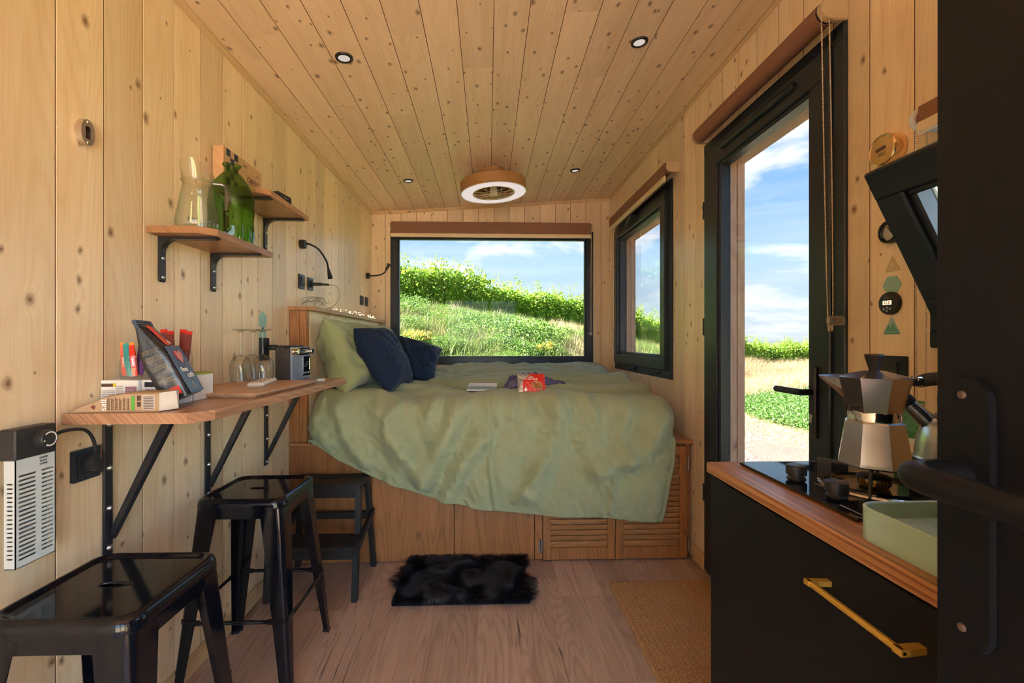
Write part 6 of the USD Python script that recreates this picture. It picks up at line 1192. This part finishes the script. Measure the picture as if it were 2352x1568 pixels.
r = np.random.default_rng(3)
def field(n, x0, x1, y0, y1, keep):
    x, y = r.uniform(x0, x1, n), r.uniform(y0, y1, n); k = keep(x, y, r.uniform(0, 1, n)); return np.stack([x[k], y[k], terrain(x[k], y[k]) - .02], 1)
sd = lambda x, y: (hedge_y(x) - y) / 1.166
nz = lambda x, y, s, f: meshkit.fbm(np.stack([x * f, y * f, x * 0], -1), 3, s)
inview = lambda x, y: (x > -.26 * y - .6)
G1 = [(tuft(1, 34, .34, .10, .0045, .75), 'grass_blade'), (tuft(2, 30, .28, .11, .005, .9), 'grass_blade')]
S1 = [(tuft(3, 26, .62, .08, .0035, .45), 'straw'), (tuft(4, 30, .50, .10, .0035, .6), 'straw')]
S2 = [(tuft(8, 40, .55, .12, .004, .9), 'straw')]
pts = field(9000, -4, 7.5, 5.2, 18, lambda x, y, t: (sd(x, y) > .9) & inview(x, y) & (x < .42 * y) & (t < .85))
scatter('bank_grass', G1, pts, 'long green grass covering the bank outside the picture window', 'grass', .55, 1.1, 5)
pts = np.vstack([field(2600, -4, 9, 8, 20, lambda x, y, t: (np.abs(sd(x, y) - 1.3) < .7) & inview(x, y) & (nz(x, y, 9, 1.3) > .40)), field(2600, .6, 4.2, 5.6, 15, lambda x, y, t: (sd(x, y) > 1.2) & (x > .13 * y + .3 * nz(x, y, 8, .9)) & (x < .40 * y)), field(900, -3, 1, 5.4, 13, lambda x, y, t: (sd(x, y) > 1.6) & (nz(x, y, 14, .8) > .60))])
scatter('dry_grass', S1, pts, 'tall dry straw-coloured grass along the top and right side of the bank', 'grass', .35, .75, 6)
pts = field(9000, 5, 24, 9, 34, lambda x, y, t: (sd(x, y) > .5) & (sd(x, y) < 5.2) & (x > .42 * y) & (x < .82 * y))
scatter('dry_grass', S2, pts, 'matted pale dry grass below the vines, seen through the door glass', 'grass', .7, 1.3, 7)
cl = np.random.default_rng(21); nr = cl
C1 = [(leaves(np.stack([cl.normal(0, .14, 130), cl.normal(0, .14, 130), cl.uniform(0, .17, 130)], 1), cl.uniform(.035, .07, 130), lobes=False), 'clover_leaf')]
pts = field(11000, 5.3, 14, 6.5, 22, lambda x, y, t: (x > 5.9 + .5 * nz(x, y, 2, .6)) & (x < .85 * y) & (x > .40 * y) & (sd(x, y) > 4.0))
scatter('green_clover', C1, pts, 'low bright green clover strip between gravel yard and dry grass', 'ground cover', .7, 1.3, 8)
pts = field(2200, 4.9, 6.6, 5.5, 15, lambda x, y, t: t < .8)
scatter('straw_litter', [(tuft(9, 26, .10, .12, .003, 2.2), 'straw')], pts, 'thin straw litter along the gravel edge', 'straw', .7, 1.3, 9)
gv = [(trimesh.creation.icosphere(0, .022), 'gravel'), (trimesh.creation.icosphere(0, .016), 'gravel_dark')]
pts = field(9000, 3.0, 5.9, 4.5, 12, lambda x, y, t: (x > .45 * y) & (x < .85 * y)); pts[:, 2] += .02
scatter('gravel', gv, pts, 'pinkish gravel of the yard in front of the door', 'gravel', .5, 1.4, 10)
